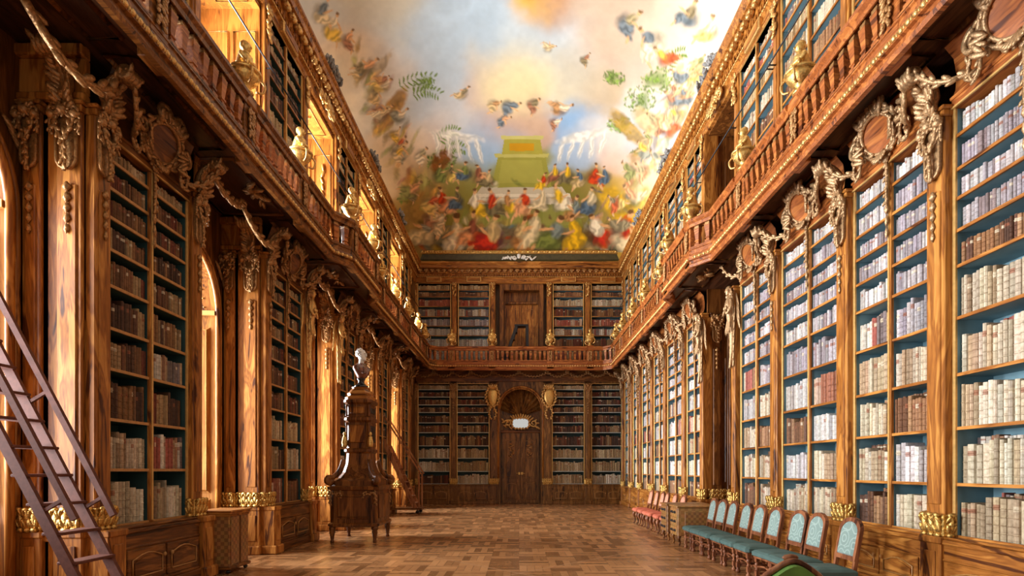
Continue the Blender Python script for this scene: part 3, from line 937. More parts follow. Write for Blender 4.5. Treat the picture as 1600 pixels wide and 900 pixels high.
def case(name, label, loc, rz, W, rows, top, pal, key, mulls=(.5,), base=True, bd=.12, backm=TEAL_LIT, topz=DECK, crest=True, fr=RED, depth=.40, orn=BRON, group=None, shelfm=None, t0=.055, lower=True, backrow=0.0, empty=0.0):
    rt = thing(name, label, 'bookcase', loc, rz, group)
    z0 = rows[0]
    mb = MB(); mb.box(0, W, depth, depth + .03, z0 - .03, top); mb.build('back_panel', backm, rt)
    for s_ in (0, 1):
        mb = MB(); x = 0 if s_ == 0 else W - .03
        mb.box(x, x + .03, .012, depth, z0 - .03, top); mb.box(x - (.0 if s_ == 0 else .012), x + (.042 if s_ == 0 else .03), -.02, .012, z0 - .03, top, .006, 1)
        mb.build('side_panel', [backm, EDGE], rt)
    xs = [0.0] + [W * m_ for m_ in mulls] + [W]
    for z in rows:
        mb = MB(); mb.box(.03, W - .03, .02, depth, z - .03, z, 0, 0); mb.box(.03, W - .03, .0, .02, z - .032, z + .002, 0, 1)
        mb.build('shelf', [backm, WALX if shelfm is None else shelfm], rt)
    for m_ in mulls:
        mb = MB(); mb.box(W * m_ - .03, W * m_ + .03, -.015, .03, z0 - .02, top, .008, 0); mb.box(W * m_ - .014, W * m_ + .014, -.028, -.012, z0, top, .005, 1)
        mb.box(W * m_ - .012, W * m_ + .012, .03, depth, z0, top, 0, 2)
        mb.build('mullion', [WAL, EDGE, backm], rt)
    mb = MB(); mb.box(0, W, -.03, depth, top, top + .10, .01); mb.box(0, W, -.05, .0, top + .09, top + .13, .01); mb.box(0, W, -.04, -.02, top - .005, top + .015, 0, 1)
    mb.build('head_board', [fr, EDGE], rt)
    # books
    for i, z in enumerate(rows):
        zt = rows[i + 1] - .04 if i + 1 < len(rows) else top
        for j in range(len(xs) - 1):
            a = xs[j] + (.035 if j == 0 else .016); b = xs[j + 1] - (.035 if j == len(xs) - 2 else .016)
            pk = pal(i, j) if callable(pal) else pal[i]
            if R.random() < empty: continue
            tt = t0 * (1.15 if i < 2 else 1.0 if i < 5 else .8) if lower else t0
            fill(loc, rz, a, b, z, zt - z, pk, key, i, j, tt, .80 if i < 5 or not lower else .78, full=1.0)
            if backrow and i < 5 and R.random() < backrow:
                q = R.uniform(.3, .6)
                h0 = (zt - z) * .62
                fill((loc[0], loc[1], loc[2]), rz, a + (b - a) * q * R.choice((0, 1)), b, z + h0, (zt - z) - h0, R.choice(('cream', 'tan', 'brown', 'mix')), key, i, j, .05, .72, True)
    if base:
        mb = MB(); d = bd
        mb.box(0, W, -d, depth, .16, z0 - .10); mb.box(0, W, -d - .04, depth, 0, .15, .015); mb.box(0, W, -d - .015, depth, .15, .19, .01)
        mb.box(0, W, -d - .03, .0, z0 - .10, z0 - .05, .012); mb.box(0, W, -d + .02, .0, z0 - .05, z0 - .02, .01)
        mb.box(0, W, -d - .012, -d + .05, z0 - .28, z0 - .25, .008)
        mb.build('base_cabinet', fr if fr is not RED else WALX, rt)
        k = 2 if W > 1.2 else 1
        for i in range(k):
            mb = MB(); x0 = .06 + (W - .12) * i / k + .02; x1 = .06 + (W - .12) * (i + 1) / k - .02
            door_panel(mb, x0, x1, .20, z0 - .29, -d)
            if k == 2:
                xx = x1 - .05 if i == 0 else x0 + .05
                mb.ell((xx, -d - .045, (z0 - .1) / 2 + .08), (.018, .02, .03), k=(8, 5), m=1)
            mb.build('cabinet_door', [fr if fr is not RED else WALX, EDGW], rt)
    if lower:
        # cove frieze up to the gallery soffit
        mb = MB(); pr = [(-.02, top + .12), (.02, top + .22), (.03, top + .38), (.0, top + .55), (-.10, topz - .08), (-.22, topz)]
        mb.loft([[(0, y, z), (W, y, z)] for y, z in pr], closed=False, cap=False, sm=True)
        mb.box(0, W, -.30, -.16, topz - .06, topz - .02, .01)
        mb.build('frieze_panel', fr, rt)
        if crest:
            zc = top + .36
            if W < 2.6:
                mb = cartouche(W, zc); o = mb.build('cartouche', [orn, fr], rt); o.location = (W * .5, 0, 0)
            for m_ in mulls:
                o = pendant(top + .08, 1.0).build('pendant_carving', orn, rt); o.location = (W * m_, 0, 0)
    else:
        mb = MB(); mb.box(0, W, -.04, .05, TOP_U, TOP_U + .03, .008)
        # gilt tablet on the frieze above
        x = W / 2
        mb.box(x - .34, x + .34, -.12, -.02, 9.88, 10.12, .02, 1); mb.box(x - .29, x + .29, -.135, -.11, 9.92, 10.08, .01, 2)
        mb.build('frieze_tablet', [fr, GILT, WALX], rt)
    return rt

CAPM = {}
def pilaster(label, loc, rz, w=.26, z0=.81, head=5.30, d=.10, bd=.16, wood_=WAL, orn=BRON, cons=True, cat='pilaster', group=None, base_m=None, bk=.28):
    rt = thing('pilaster', label, cat, loc, rz, group)
    mb = MB()
    mb.box(-w / 2, w / 2, -d, bk, z0 + .02, head, .012); mb.box(-w / 2 + .045, w / 2 - .045, -d - .018, -d + .01, z0 + .32, head - .78, .01)
    mb.build('shaft', wood_, rt)
    mb = MB(); mb.box(-w / 2 - .02, w / 2 + .02, -bd, bk, .15, z0 - .04, .012); mb.box(-w / 2 - .05, w / 2 + .05, -bd - .05, bk, 0, .16, .02)
    mb.box(-w / 2 - .035, w / 2 + .035, -bd - .02, bk, z0 - .10, z0 - .02, .015); mb.box(-w / 2 + .04, w / 2 - .04, -bd - .015, -bd, .24, z0 - .18, .008)
    mb.build('plinth', wood_, rt)
    mb = MB(); acanthus(mb, w + .02, d + .02, z0 - .02, .25); mb.build('gilded_foot', FOOT if base_m is None else base_m, rt)
    key = ('cap', round(w, 2), orn.name)
    if key not in CAPM:
        CAPM[key] = (capital(w + .04).build('capital_carving', orn, None), )
        CAPM[key][0].parent = rt; CAPM[key][0].location = (0, -d, head)
    else: put(CAPM[key][0], 'capital_carving', rt, (0, -d, head))
    mb = MB(); bells(mb, 0, -d - .03, head - .76, .55, .045, 5); mb.build('bellflower_chain', orn, rt)
    mb = MB(); mb.box(-w / 2 - .02, w / 2 + .02, -d - .03, .05, head - .01, head + .06, .012); mb.box(-w / 2 - .04, w / 2 + .04, -d - .05, .05, head + .06, head + .10, .012)
    mb.build('head_moulding', wood_, rt)
    if cons:
        key = ('con', orn.name)
        if key not in CAPM:
            o = console().build('bracket', orn, rt); o.location = (0, -d + .05, head + .04); CAPM[key] = (o,)
        else: put(CAPM[key][0], 'bracket', rt, (0, -d + .05, head + .04))
    return rt

def up_pilaster(label, loc, rz, w=.20, z0=6.14, head=9.86, d=.06, wood_=WAL, group=None):
    rt = thing('upper_pilaster', label, 'pilaster', loc, rz, group)
    mb = MB(); mb.box(-w / 2, w / 2, -d, .3, z0, head, .01); mb.box(-w / 2 + .04, w / 2 - .04, -d - .015, -d + .01, z0 + .4, head - .6, .008); mb.build('shaft', wood_, rt)
    mb = MB()
    for k in range(12):
        mb.leaf((R.uniform(-.07, .07), -d - .04, head - .08 - .045 * k), (R.uniform(-.7, .7), -.3, -1), .075, .04, .03)
    for s_ in (-1, 1): scroll(mb, (s_ * .075, head - .06), .06, 1.2, PI / 2, s_, .022, -d - .04)
    mb.build('capital_carving', GILT, rt)
    return rt

# --- right side, lower storey
def PR_(b):
    def p(i, j):
        if i == 9: return 'white'
        if i >= 6: return 'lav'
        if i == 5: return R.choice(('brown', 'mix')) if b == 0 else R.choice(('lav', 'white'))
        if b == 0: return 'cream' if i != 4 else R.choice(('cream', 'white'))
        if i == 0: return R.choice(('brown', 'brown', 'cream'))
        if i == 1: return R.choice(('cream', 'white'))
        if i == 2: return R.choice(('brown', 'cream', 'white'))
        if i == 3: return R.choice(('red', 'cream', 'white'))
        return R.choice(('cream', 'lav', 'white', 'mix'))
    return p
names = ['cut by the right photo edge', 'next to the frame-edge bookcase', 'behind the middle green chairs', 'just before the dark doorway recess']
RCASE = ['nearest right bookcase', 'second right bookcase', 'third right bookcase', 'fourth right bookcase']
hp = .13
for b in range(4):
    a, e = RNEAR[b] + hp, RNEAR[b + 1] - hp
    case('bookcase', 'bookcase of pale books in the right wall, ' + names[b], (XR, e, 0), -PI / 2, e - a, ROWS_R, 5.35, PR_(b), RCASE[b], fr=RED, orn=BRON_LIT, backrow=.55, group='bookcases along the right wall')
for k, y in enumerate(RNEAR[1:-1]):
    pilaster('walnut pilaster with carved drop between the %s and %s right bookcases' % (('nearest', 'second'), ('second', 'third'), ('third', 'fourth'))[k], (XR, y, 0), -PI / 2, orn=BRON_LIT, group='pilasters along the right wall')
pilaster('walnut pilaster ending the fourth right bookcase at the dark recess', (XR, 11.58, 0), -PI / 2, w=.2, cons=False, orn=BRON_LIT, group='pilasters along the right wall')
for k in range(6):
    a, e = RFAR[k] + .11, RFAR[k + 1] - .11
    case('bookcase', 'walnut bookcase of pale books, %s beyond the dark recess in the right wall' % ORD[k + 1], (XR, e, 0), -PI / 2, e - a, ROWS_R, 5.35, PR_(k % 3 + 1), 'far right bookcase %d' % k, fr=RED, orn=BRON_LIT, group='bookcases along the right wall')
for k, y in enumerate(RFAR):
    pilaster('slim walnut pilaster, %s beyond the dark recess in the right wall' % ORD[k + 1], (XR, y, 0), -PI / 2, w=.22, cons=k > 0, orn=BRON_LIT, group='pilasters along the right wall')
# dark pilasters on the far jamb of the recess, facing the camera
for k, x in enumerate((4.90, 5.30)):
    pilaster('dark pilaster on the %s side of the right wall recess' % ('room' if k == 0 else 'inner'), (x, 13.54, 0), 0, w=.26, d=.05, bd=.08, bk=.01, wood_=DRKZ, cons=False)
for y, nm in ((11.58, 'near'), (13.60, 'far')):
    rt = thing('caryatid', 'gilded carved figure on the %s edge of the right wall recess' % nm, 'carved figure', (XR - .02, y, 5.42), -PI / 2, 'gilded figures under the gallery bows')
    o = caryatid().build('figure', BRON_LIT, rt)

# --- left side, lower storey
def PL_(b):
    def p(i, j):
        if i == 9: return 'tan'
        if i == 0: return 'cream' if b == 0 else R.choice(('red', 'dark'))
        if i == 1: return ('cream' if j == 0 else 'mix') if b == 0 else R.choice(('red', 'dark', 'cream'))
        if i == 3 and j == 1 and b == 0: return 'mix'
        if i == 2 and b == 1: return 'tan'
        return 'dark'
    return p
LCASE = ['nearest left bookcase', 'second left bookcase', 'third left bookcase', 'fourth left bookcase', 'fifth left bookcase']
lplace = ['behind the large ladder', 'behind the marquetry cabinet', 'behind the bust cabinet', 'just beyond the bust cabinet', 'behind the far ladder']
for b, (a, e) in enumerate(PIERS[1:]):
    case('bookcase', 'dark walnut bookcase of brown books in the left wall, ' + lplace[b], (XL, a + .24, 0), PI / 2, e - a - .46, ROWS_L, 5.22, PL_(b), LCASE[b], bd=.18, backm=TEAL_SHADED, fr=DRK, depth=.40, t0=.042, shelfm=EDGW, group='bookcases along the left wall')
    for k, y in enumerate((a + .115, e - .115)):
        pilaster('walnut pilaster, %s end of the left bookcase %s' % (('near', 'far')[k], lplace[b]), (XL, y, 0), PI / 2, w=.23, d=.08, bd=.24, z0=.88, group='pilasters along the left wall')
    for k, x in enumerate((-4.76, -5.16)):
        pilaster('pilaster facing the camera on the %s, left bookcase %s' % (('pier corner', 'window side')[k], lplace[b]), (x, a, 0), 0, w=.27 if k == 0 else .20, d=.05, bd=.07, bk=.0, z0=.88, cons=(k == 0), wood_=WAL, group='pilasters along the left wall')
for y, nm in ((11.66, 'before'), (13.60, 'beyond')):
    rt = thing('caryatid', 'gilded carved figure %s the window recess by the bust cabinet' % nm, 'carved figure', (XL + .0, y, 5.40), PI / 2, 'gilded figures under the gallery bows')
    caryatid().build('figure', GILT, rt)

# --- end wall, lower storey
def ex(px): return (px - 811) / 34.98
ends = [(652.5, 704), (713.5, 765), (862, 913.5), (923.5, 972)]
en = ['in the left corner', 'beside the left of the arched door', 'beside the right of the arched door', 'in the right corner']
for k, (p0, p1) in enumerate(ends):
    def pe(i, j, k=k): return ('dark' if k == 0 and i == 0 else 'cream' if R.random() < .3 else 'tan') if i < 3 else ('tan' if i == 9 else 'dark')
    case('bookcase', 'end wall bookcase of dark volumes over tan ones, ' + en[k], (ex(p0), YE, 0), 0, ex(p1) - ex(p0), ROWS_E, 5.36, pe, 'end bookcase %d' % k, mulls=(), bd=.15, backm=TEAL_SHADED, fr=ENDW, crest=False, t0=.055, shelfm=PALE, group='lower bookcases on the end wall')
for k, px in enumerate((648.5, 708.7, 771.5, 855.5, 918.5, 976)):
    pilaster(('dark walnut pilaster on the end wall, ' + ('at the left corner', 'between the two left bookcases', 'left of the arched door', 'right of the arched door', 'between the two right bookcases', 'at the right corner')[k]),
             (ex(px), YE, 0), 0, w=.24 if k not in (2, 3) else .34, z0=.91, wood_=ENDW, cons=False, group='pilasters on the end wall')
for k, px in enumerate((770, 857.5)):
    rt = thing('gilded_shield', 'bright gilded shield carving high %s of the arched door' % ('left', 'right')[k], 'carving', (ex(px), YE - .14, 4.75), 0, 'gilded shields by the door')
    mb = MB()
    mb.lathe([(0, -.46), (.16, -.30), (.26, 0), (.24, .25), (.10, .40), (0, .42)], 0, 0, 16, 0, sq=.45); mb.build('shield', GOLD, rt)
    mb = MB()
    rope(mb, [(.30 * math.cos(q), -.06, .02 + .46 * math.sin(q)) for q in np.linspace(0, 2 * PI, 40)], .05)
    for s_ in (-1, 1): rope(mb, cr([(s_ * .05, -.05, -.45), (s_ * .16, -.05, -.7), (s_ * .06, -.05, -1.0)], 6), .045)
    for q in range(5): mb.leaf((.07 * (q - 2), -.06, .46), (.3 * (q - 2), -.2, 1), .13, .05, .03)
    mb.build('leaf_border', GILT, rt)
# swags on the end frieze
rt = thing('carved_frieze', 'dark carved frieze of swags under the end gallery', 'carving', (0, YE - .05, 0))
mb = MB(); mb.box(-4.6, 4.6, -.02, .3, 5.46, 6.05); mb.build('frieze_board', DRK, rt)
xs = [ex(p) for p in (650, 679, 708, 737, 771, 812, 855, 887, 918, 947, 975)]
for i, (a, b) in enumerate(zip(xs[:-1], xs[1:])):
    mb = MB(); festoon(mb, a, b, 5.86, 5.86, .20, -.10, -.10, .045); scroll(mb, (a, 5.86), .10, 1.2, PI / 2, 1, .03, -.12)
    mb.build('swag', BRON, rt)

# --- arched door of the end wall
dx0, dx1 = ex(785), ex(842); dc = (dx0 + dx1) / 2; ahw = 1.0
rt = bpy.data.objects.new('door_1', None); col.objects.link(rt); rt.location = (dc, YE, 0); rt['kind'] = 'structure'
rt['label'] = 'arched double door of dark carved walnut in the end wall'
mb = MB(); zs, ri = 4.25, .98
arc = [(-ahw * math.cos(PI * k / 24), zs + ri * math.sin(PI * k / 24)) for k in range(25)]
for s_ in (-1, 1): mb.box(s_ * ahw, s_ * 1.03, .0, .02, 0, zs)
for k in range(24):
    (x0, z0), (x1, z1) = arc[k], arc[k + 1]
    mb.add([(x0, 0, z0), (x1, 0, z1), (x1, 0, 5.46), (x0, 0, 5.46)], [(0, 1, 2, 3)])
    mb.add([(x0, 0, z0), (x0, .40, z0), (x1, .40, z1), (x1, 0, z1)], [(0, 1, 2, 3)])
for s_ in (-1, 1): mb.box(s_ * ahw, s_ * (ahw - .1), 0, .4, 0, zs)
mb.build('arch_surround', ENDW, rt)
mb = MB(); mb.tube([(-ahw, -.03, .9)] + [(x, -.03, z) for x, z in arc] + [(ahw, -.03, .9)], .05, 6); mb.tube([(x * .92, -.0, zs + (z - zs) * .92) for x, z in arc], .03, 6); mb.build('arch_moulding', WAL, rt)
mb = MB(); v = [(0, .25, zs - .3)]
for k in range(25):
    x, z = arc[k]; v.append((x, .40 - .1 * (k % 2), z))
mb.add(v, [(0, k + 1, k + 2) for k in range(24)]); mb.box(-ahw, ahw, .36, .42, 3.2, zs - .25); mb.build('tympanum', ENDW, rt)
hw = (dx1 - dx0) / 2
for s_ in (-1, 1):
    lf = MB(); x0, x1 = (0.01, hw) if s_ > 0 else (-hw, -.01)
    lf.box(x0, x1, .30, .36, .02, 3.2)
    for z0, z1 in ((.18, .98), (1.12, 2.92)): door_panel(lf, x0 + .10, x1 - .10, z0, z1, .30)
    leafo = lf.build('door_leaf', [ENDW, BRON], rt)
    mb = MB(); xm = (x0 + x1) / 2
    for k in range(14): mb.leaf((xm + R.uniform(-.11, .11), .245, 2.70 - .045 * k), (R.uniform(-1, 1), -.2, R.uniform(-.8, .4)), .09, .035, .02)
    mb.build('panel_carving', BRON, leafo)
    mb = MB(); mb.box(s_ * .11, s_ * .02, .25, .285, 1.30, 1.42, .01); mb.tube([(s_ * .09, .25, 1.36), (s_ * .09, .20, 1.36), (s_ * .20, .19, 1.37)], .016, 6); mb.build('door_handle', GOLD, leafo)
mb = MB(); mb.box(-hw - .1, hw + .1, .24, .40, 3.2, 3.32, .02); mb.build('lintel', DRK, rt)
rt2 = thing('oval_mirror', 'small mirror in a gilded scrolled frame above the arched door', 'mirror', (dc, YE + .18, 3.62))
mb = MB(); n = 28
sgn = lambda q: math.copysign(abs(q) ** .55, q)
pts = [(.37 * sgn(math.cos(2 * PI * i / n)), .23 * sgn(math.sin(2 * PI * i / n))) for i in range(n)]
mb.prism(pts, 0, .05); mb.build('mirror_glass', MIRR, rt2)
mb = MB(); rope(mb, [(x * 1.06, -.02, z * 1.06) for x, z in pts + pts[:1]], .045)
for s_ in (-1, 1):
    scroll(mb, (s_ * .58, .0), .17, 1.4, PI, s_, .04, -.02)
    for k in range(8): mb.leaf((s_ * (.45 + .05 * k), -.03, R.uniform(-.25, .2)), (s_, -.2, R.uniform(-1, 1)), .11, .04, .02)
for k in range(9): mb.leaf((.1 * (k - 4), -.03, .34 - .02 * abs(k - 4)), (.2 * (k - 4), -.3, 1), .12, .045, .025)
mb.build('gilded_frame', GILT, rt2)

# --- upper storey
for k in range(4):
    a, e = RNEAR[k] + .10, RNEAR[k + 1] - .10
    case('upper_bookcase', 'gallery bookcase of cream and brown books, above the ' + RCASE[k], (XR, e, 0), -PI / 2, e - a, ROWS_U, TOP_U, ['tan', 'brown', 'cream', 'brown', 'cream', 'tan', 'mix', 'cream'], 'upper right %d' % k, base=False, lower=False, fr=WALX, group='gallery bookcases on the right', t0=.05)
for k in range(6):
    a, e = RFAR[k] + .10, RFAR[k + 1] - .10
    case('upper_bookcase', 'gallery bookcase of cream books on the right, %s beyond the upper recess' % ORD[k + 1], (XR, e, 0), -PI / 2, e - a, ROWS_U, TOP_U, ['tan', 'brown', 'cream', 'brown', 'cream', 'tan', 'mix', 'cream'], 'upper far right %d' % k, base=False, lower=False, fr=WALX, group='gallery bookcases on the right', t0=.05)
for k, y in enumerate(RNEAR[1:] + RFAR):
    up_pilaster('gilt-topped pilaster of the right gallery, %s from the camera' % ORD[k + 1], (XR, y, 0), -PI / 2, group='gallery pilasters on the right')
for b, (a, e) in enumerate(PIERS[1:]):
    case('upper_bookcase', 'left gallery bookcase of brown books, above the one ' + lplace[b], (XL, a + .2, 0), PI / 2, e - a - .4, ROWS_U, TOP_U, ['brown', 'dark', 'brown', 'tan', 'brown', 'dark', 'tan', 'tan'], 'upper left %d' % b, base=False, lower=False, backm=TEAL_SHADED, fr=WALX, group='gallery bookcases on the left', t0=.05)
    for k, y in enumerate((a + .1, e - .1)):
        up_pilaster('gilt-topped pilaster, %s end of the left gallery bookcase, above that %s' % (('near', 'far')[k], lplace[b]), (XL, y, 0), PI / 2, group='gallery pilasters on the left')
ue = [(652, 705), (715.5, 765.5), (863.5, 912.5), (923, 976)]
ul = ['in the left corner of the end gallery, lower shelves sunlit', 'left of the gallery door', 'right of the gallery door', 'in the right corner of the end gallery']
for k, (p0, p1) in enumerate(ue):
    pal = ['white', 'white', 'white', 'lav', 'mix', 'red', 'brown', 'tan'] if k < 2 else ['mix', 'dark', 'mix', 'red', 'dark', 'cream', 'brown', 'tan']  # white lower rows put the window's light patch into the book colours
    case('upper_bookcase', 'gallery bookcase ' + ul[k], (ex(p0), YE, 0), 0, ex(p1) - ex(p0), ROWS_U, TOP_U, pal, 'upper end %d' % k, mulls=(), base=False, lower=False, fr=WALX, group='gallery bookcases on the end wall')
for k, px in enumerate((648, 710, 770, 858, 918, 979)):
    up_pilaster('gilt-topped pilaster of the end gallery, ' + ('left corner', 'between the left bookcases', 'left of the gallery door', 'right of the gallery door', 'between the right bookcases', 'right corner')[k], (ex(px), YE, 0), 0, w=.22, group='gallery pilasters on the end wall')
rt = bpy.data.objects.new('door_2', None); col.objects.link(rt); rt.location = (ex(815), YE, DECK); rt['kind'] = 'structure'
rt['label'] = 'double door in a deep dark frame behind the end gallery'
mb = MB()
for s_ in (-1, 1): mb.box(s_ * .98, s_ * .80, -.02, .40, 0, 3.70, .01); mb.box(s_ * .80, s_ * .74, .18, .40, 0, 3.0)
mb.box(-.98, .98, .0, .40, 3.45, 3.74, .02); mb.box(-.8, .8, .34, .42, 2.9, 3.5); mb.box(-.8, .8, .2, .4, 2.88, 3.0, .02)
mb.build('door_frame', DRKZ, rt)
for s_ in (-1, 1):
    lf = MB(); x0, x1 = (0.01, .74) if s_ > 0 else (-.74, -.01)
    lf.box(x0, x1, .30, .36, .02, 2.9); door_panel(lf, x0 + .1, x1 - .1, .9, 2.75, .30); door_panel(lf, x0 + .1, x1 - .1, .12, .78, .30)
    leafo = lf.build('door_leaf', [WAL, BRON], rt)
    mb = MB(); mb.box(s_ * .10, s_ * .02, .25, .29, .62, .72, .01); mb.tube([(s_ * .08, .25, .67), (s_ * .08, .21, .67), (s_ * .17, .20, .67)], .014, 6); mb.build('door_handle', GOLD, leafo)
# ------------------------------------------------------------------ balustrades, pedestals, urns
def sqb(mb, prof, x, y, z, m=0):
    """square baluster"""
    mb.loft([[(x - r, y - r, z + h), (x + r, y - r, z + h), (x + r, y + r, z + h), (x - r, y + r, z + h)] for r, h in prof], m)
_b = MB(); sqb(_b, [(.052, 0), (.052, .05), (.03, .07), (.034, .085), (.048, .095), (.048, .115), (.036, .125), (.060, .34), (.060, .36)], 0, 0, 0); BAL = _b.build('baluster', RED)
_b = MB(); sqb(_b, [(.062, .355), (.062, .37), (.05, .37), (.05, .42)], 0, 0, 0); BALC = _b.build('baluster_collar', BRON)
BALC.parent = BAL
bal_used = [False]
def baluster(parent, loc, rz):
    if not bal_used[0]:
        b, c = BAL, BALC; bal_used[0] = True
    else:
        b = BAL.copy(); col.objects.link(b); c = BALC.copy(); col.objects.link(c); c.parent = b
    b.parent = parent; b.location = loc; b.rotation_euler = (0, 0, rz)

HRAIL = [(-.09, 6.64), (-.06, 6.64), (-.06, 6.68), (.05, 6.68), (.05, 6.64), (.07, 6.64), (.075, 6.70), (.115, 6.74), (.115, 6.79), (.08, 6.82), (-.09, 6.82)]
def rail_section(p0, p1, label, group, plist=None, wd=None):
    wd = wd or RED
    a, b = Vector(p0), Vector(p1)
    rt = thing('balustrade', label, 'balustrade', (a.x, a.y, 0), 0, group)
    pts = [a] + [Vector(q) for q in (plist or [])] + [b]
    loc = [((q.x - a.x), (q.y - a.y)) for q in pts]
    sweep(MB(), loc, HRAIL).build('handrail', wd, rt)
    sweep(MB(), loc, [(-.09, 6.19), (.05, 6.19), (.05, 6.225), (-.09, 6.225)]).build('foot_rail', wd, rt)
    for i in range(len(loc) - 1):
        u, v = Vector(loc[i]), Vector(loc[i + 1]); L_ = (v - u).length; t = (v - u) / L_; n = Vector((-t.y, t.x))
        k = max(1, int(L_ / .20)) if L_ > .15 else 0
        for j in range(k):
            q = u + t * (L_ * (j + .5) / k) - n * .02
            baluster(rt, (q.x, q.y, 6.225), math.atan2(t.y, t.x))

def pedestal(x, y, rz, label, group, wd=None):
    wd = wd or RED
    rt = thing('pedestal', label, 'pedestal', (x, y, 0), rz, group)
    mb = MB(); mb.box(-.15, .15, -.09, .16, 6.10, 6.66, .012); mb.box(-.155, .155, -.10, .05, 5.81, 6.10, .01); mb.build('block', wd, rt)
    mb = MB(); mb.box(-.19, .19, -.13, .18, 6.66, 6.82, .03); mb.box(-.17, .17, -.11, .17, 6.82, 6.86, .01); mb.build('cap', wd, rt)
    if ('ped',) not in CAPM:
        mb = MB()
        for k in range(9):
            for s_ in (-1, 1): mb.leaf((s_ * R.uniform(.01, .06), -.115, 6.60 - .045 * k), (s_ * R.uniform(.2, .8), -.3, -1), .06, .03, .02)
        for s_ in (-1, 1): scroll(mb, (s_ * .06, 6.58), .05, 1.2, PI / 2, s_, .018, -.115)
        CAPM[('ped',)] = mb.build('panel_carving', BRON, rt)
    else: put(CAPM[('ped',)], 'panel_carving', rt)
    return rt

URN = None
def urn(x, y, rz, label, group):
    global URN
    if URN is None:
        rt = thing('urn', label, 'urn', (x, y, 6.86), rz, group)
        mb = MB()
        mb.lathe([(.10, 0), (.11, .03), (.06, .06), (.05, .09), (.10, .13), (.17, .20), (.195, .28)], n=24, flute=.035, nf=12)
        mb.lathe([(.19, .27), (.215, .28), (.215, .31), (.19, .32), (.15, .325), (.12, .36), (.0, .37)], n=24); mb.build('bowl', GOLD, rt)
        for a in range(4):
            q = a * PI / 2 + .78; mb = MB()
            mb.tube(cr([(.20 * math.cos(q), .20 * math.sin(q), .30), (.27 * math.cos(q), .27 * math.sin(q), .24), (.24 * math.cos(q), .24 * math.sin(q), .12), (.15 * math.cos(q), .15 * math.sin(q), .10)], 4), .018, 5)
            mb.build('handle', GILT, rt)
        mb = MB()
        mb.tube(cr([(0, .02, .34), (0, .02, .42), (0, .0, .52), (0, -.01, .57), (0, -.01, .60)], 3), [.13, .125, .12, .115, .11, .105, .10, .10, .07, .05, .045, .045, .045], 10)
        mb.ell((0, -.015, .665), (.062, .068, .08), k=(8, 5)); mb.ell((0, .01, .69), (.07, .07, .07), k=(8, 5)); mb.ell((0, -.085, .655), (.012, .018, .02))
        for s_ in (-1, 1): mb.tube(cr([(s_ * .10, .0, .53), (s_ * .17, -.03, .45), (s_ * .08, -.10, .40), (0, -.11, .42)], 4), .03, 6)
        for k in range(6): mb.leaf((.05 * (k - 2.5), -.09, .40), (.2 * (k - 2.5), -.2, -1), .09, .03, .02)
        mb.build('finial_bust', GOLD, rt)
        URN = rt; return rt
    return dup(URN, (x, y, 6.86), rz, label, group)

gl = 'balustrade sections of the %s gallery'
for s_, nm, pth in ((-1, 'left', PL), (1, 'right', PR)):
    def xat(y):
        return float(np.interp(y, [p[1] for p in pth], [abs(p[0]) for p in pth]))
    rz = -PI / 2 if s_ > 0 else PI / 2
    for k, y in enumerate(GRID[1:]):
        x = s_ * (xat(y) - .0)
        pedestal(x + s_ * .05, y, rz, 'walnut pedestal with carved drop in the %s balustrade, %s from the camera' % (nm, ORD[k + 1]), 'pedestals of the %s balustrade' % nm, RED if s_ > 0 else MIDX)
        urn(x + s_ * .03, y, rz, 'gilded urn with small bust on the %s balustrade, %s from the camera' % (nm, ORD[k + 1]), 'urns on the %s balustrade' % nm)
    for k in range(len(GRID)):
        y0 = GRID[k] + .15; y1 = (GRID[k + 1] - .15) if k + 1 < len(GRID) else 22.98
        if k == 0: y0 = 4.4
        inner = [(p[0], p[1]) for p in pth if y0 + .03 < p[1] < y1 - .03]
        A, B_ = (s_ * xat(y0), y0), (s_ * xat(y1), y1)
        lab = 'walnut balustrade of the %s gallery, %s section from the camera' % (nm, ORD[k + 1])
        if s_ > 0: rail_section(A, B_, lab, gl % nm, inner)
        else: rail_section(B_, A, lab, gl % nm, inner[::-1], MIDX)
exs = [(px - 811) / 36.3 for px in (705.5, 769, 860, 922)]
pn = ['nearest the left corner', 'left of the gallery door', 'right of the gallery door', 'nearest the right corner']
for k, x in enumerate(exs):
    pedestal(x, 23.42 + .03, 0, 'walnut pedestal of the end balustrade, ' + pn[k], 'pedestals of the end balustrade')
    urn(x, 23.46, 0, 'gilded urn on the end balustrade, ' + pn[k], 'urns on the end balustrade')
bx = [PE[0][0] + .02] + exs + [PE[1][0] - .02]
for k in range(5):
    rail_section((bx[k + 1] - (.15 if k < 4 else .0), 23.40), (bx[k] + (.15 if k else .0), 23.40), 'walnut balustrade across the end gallery, %s section from its left corner' % ORD[k + 1], gl % 'end')
# the short curved corner pieces
for s_, pth in ((-1, PL), (1, PR)):
    a, b = pth[-2], pth[-1]
    if s_ > 0: rail_section((a[0], 22.98), b, 'short angled balustrade in the right corner of the end gallery', 'corner balustrades', [a])
    else: rail_section(b, (a[0], 22.98), 'short angled balustrade in the left corner of the end gallery', 'corner balustrades', [a])

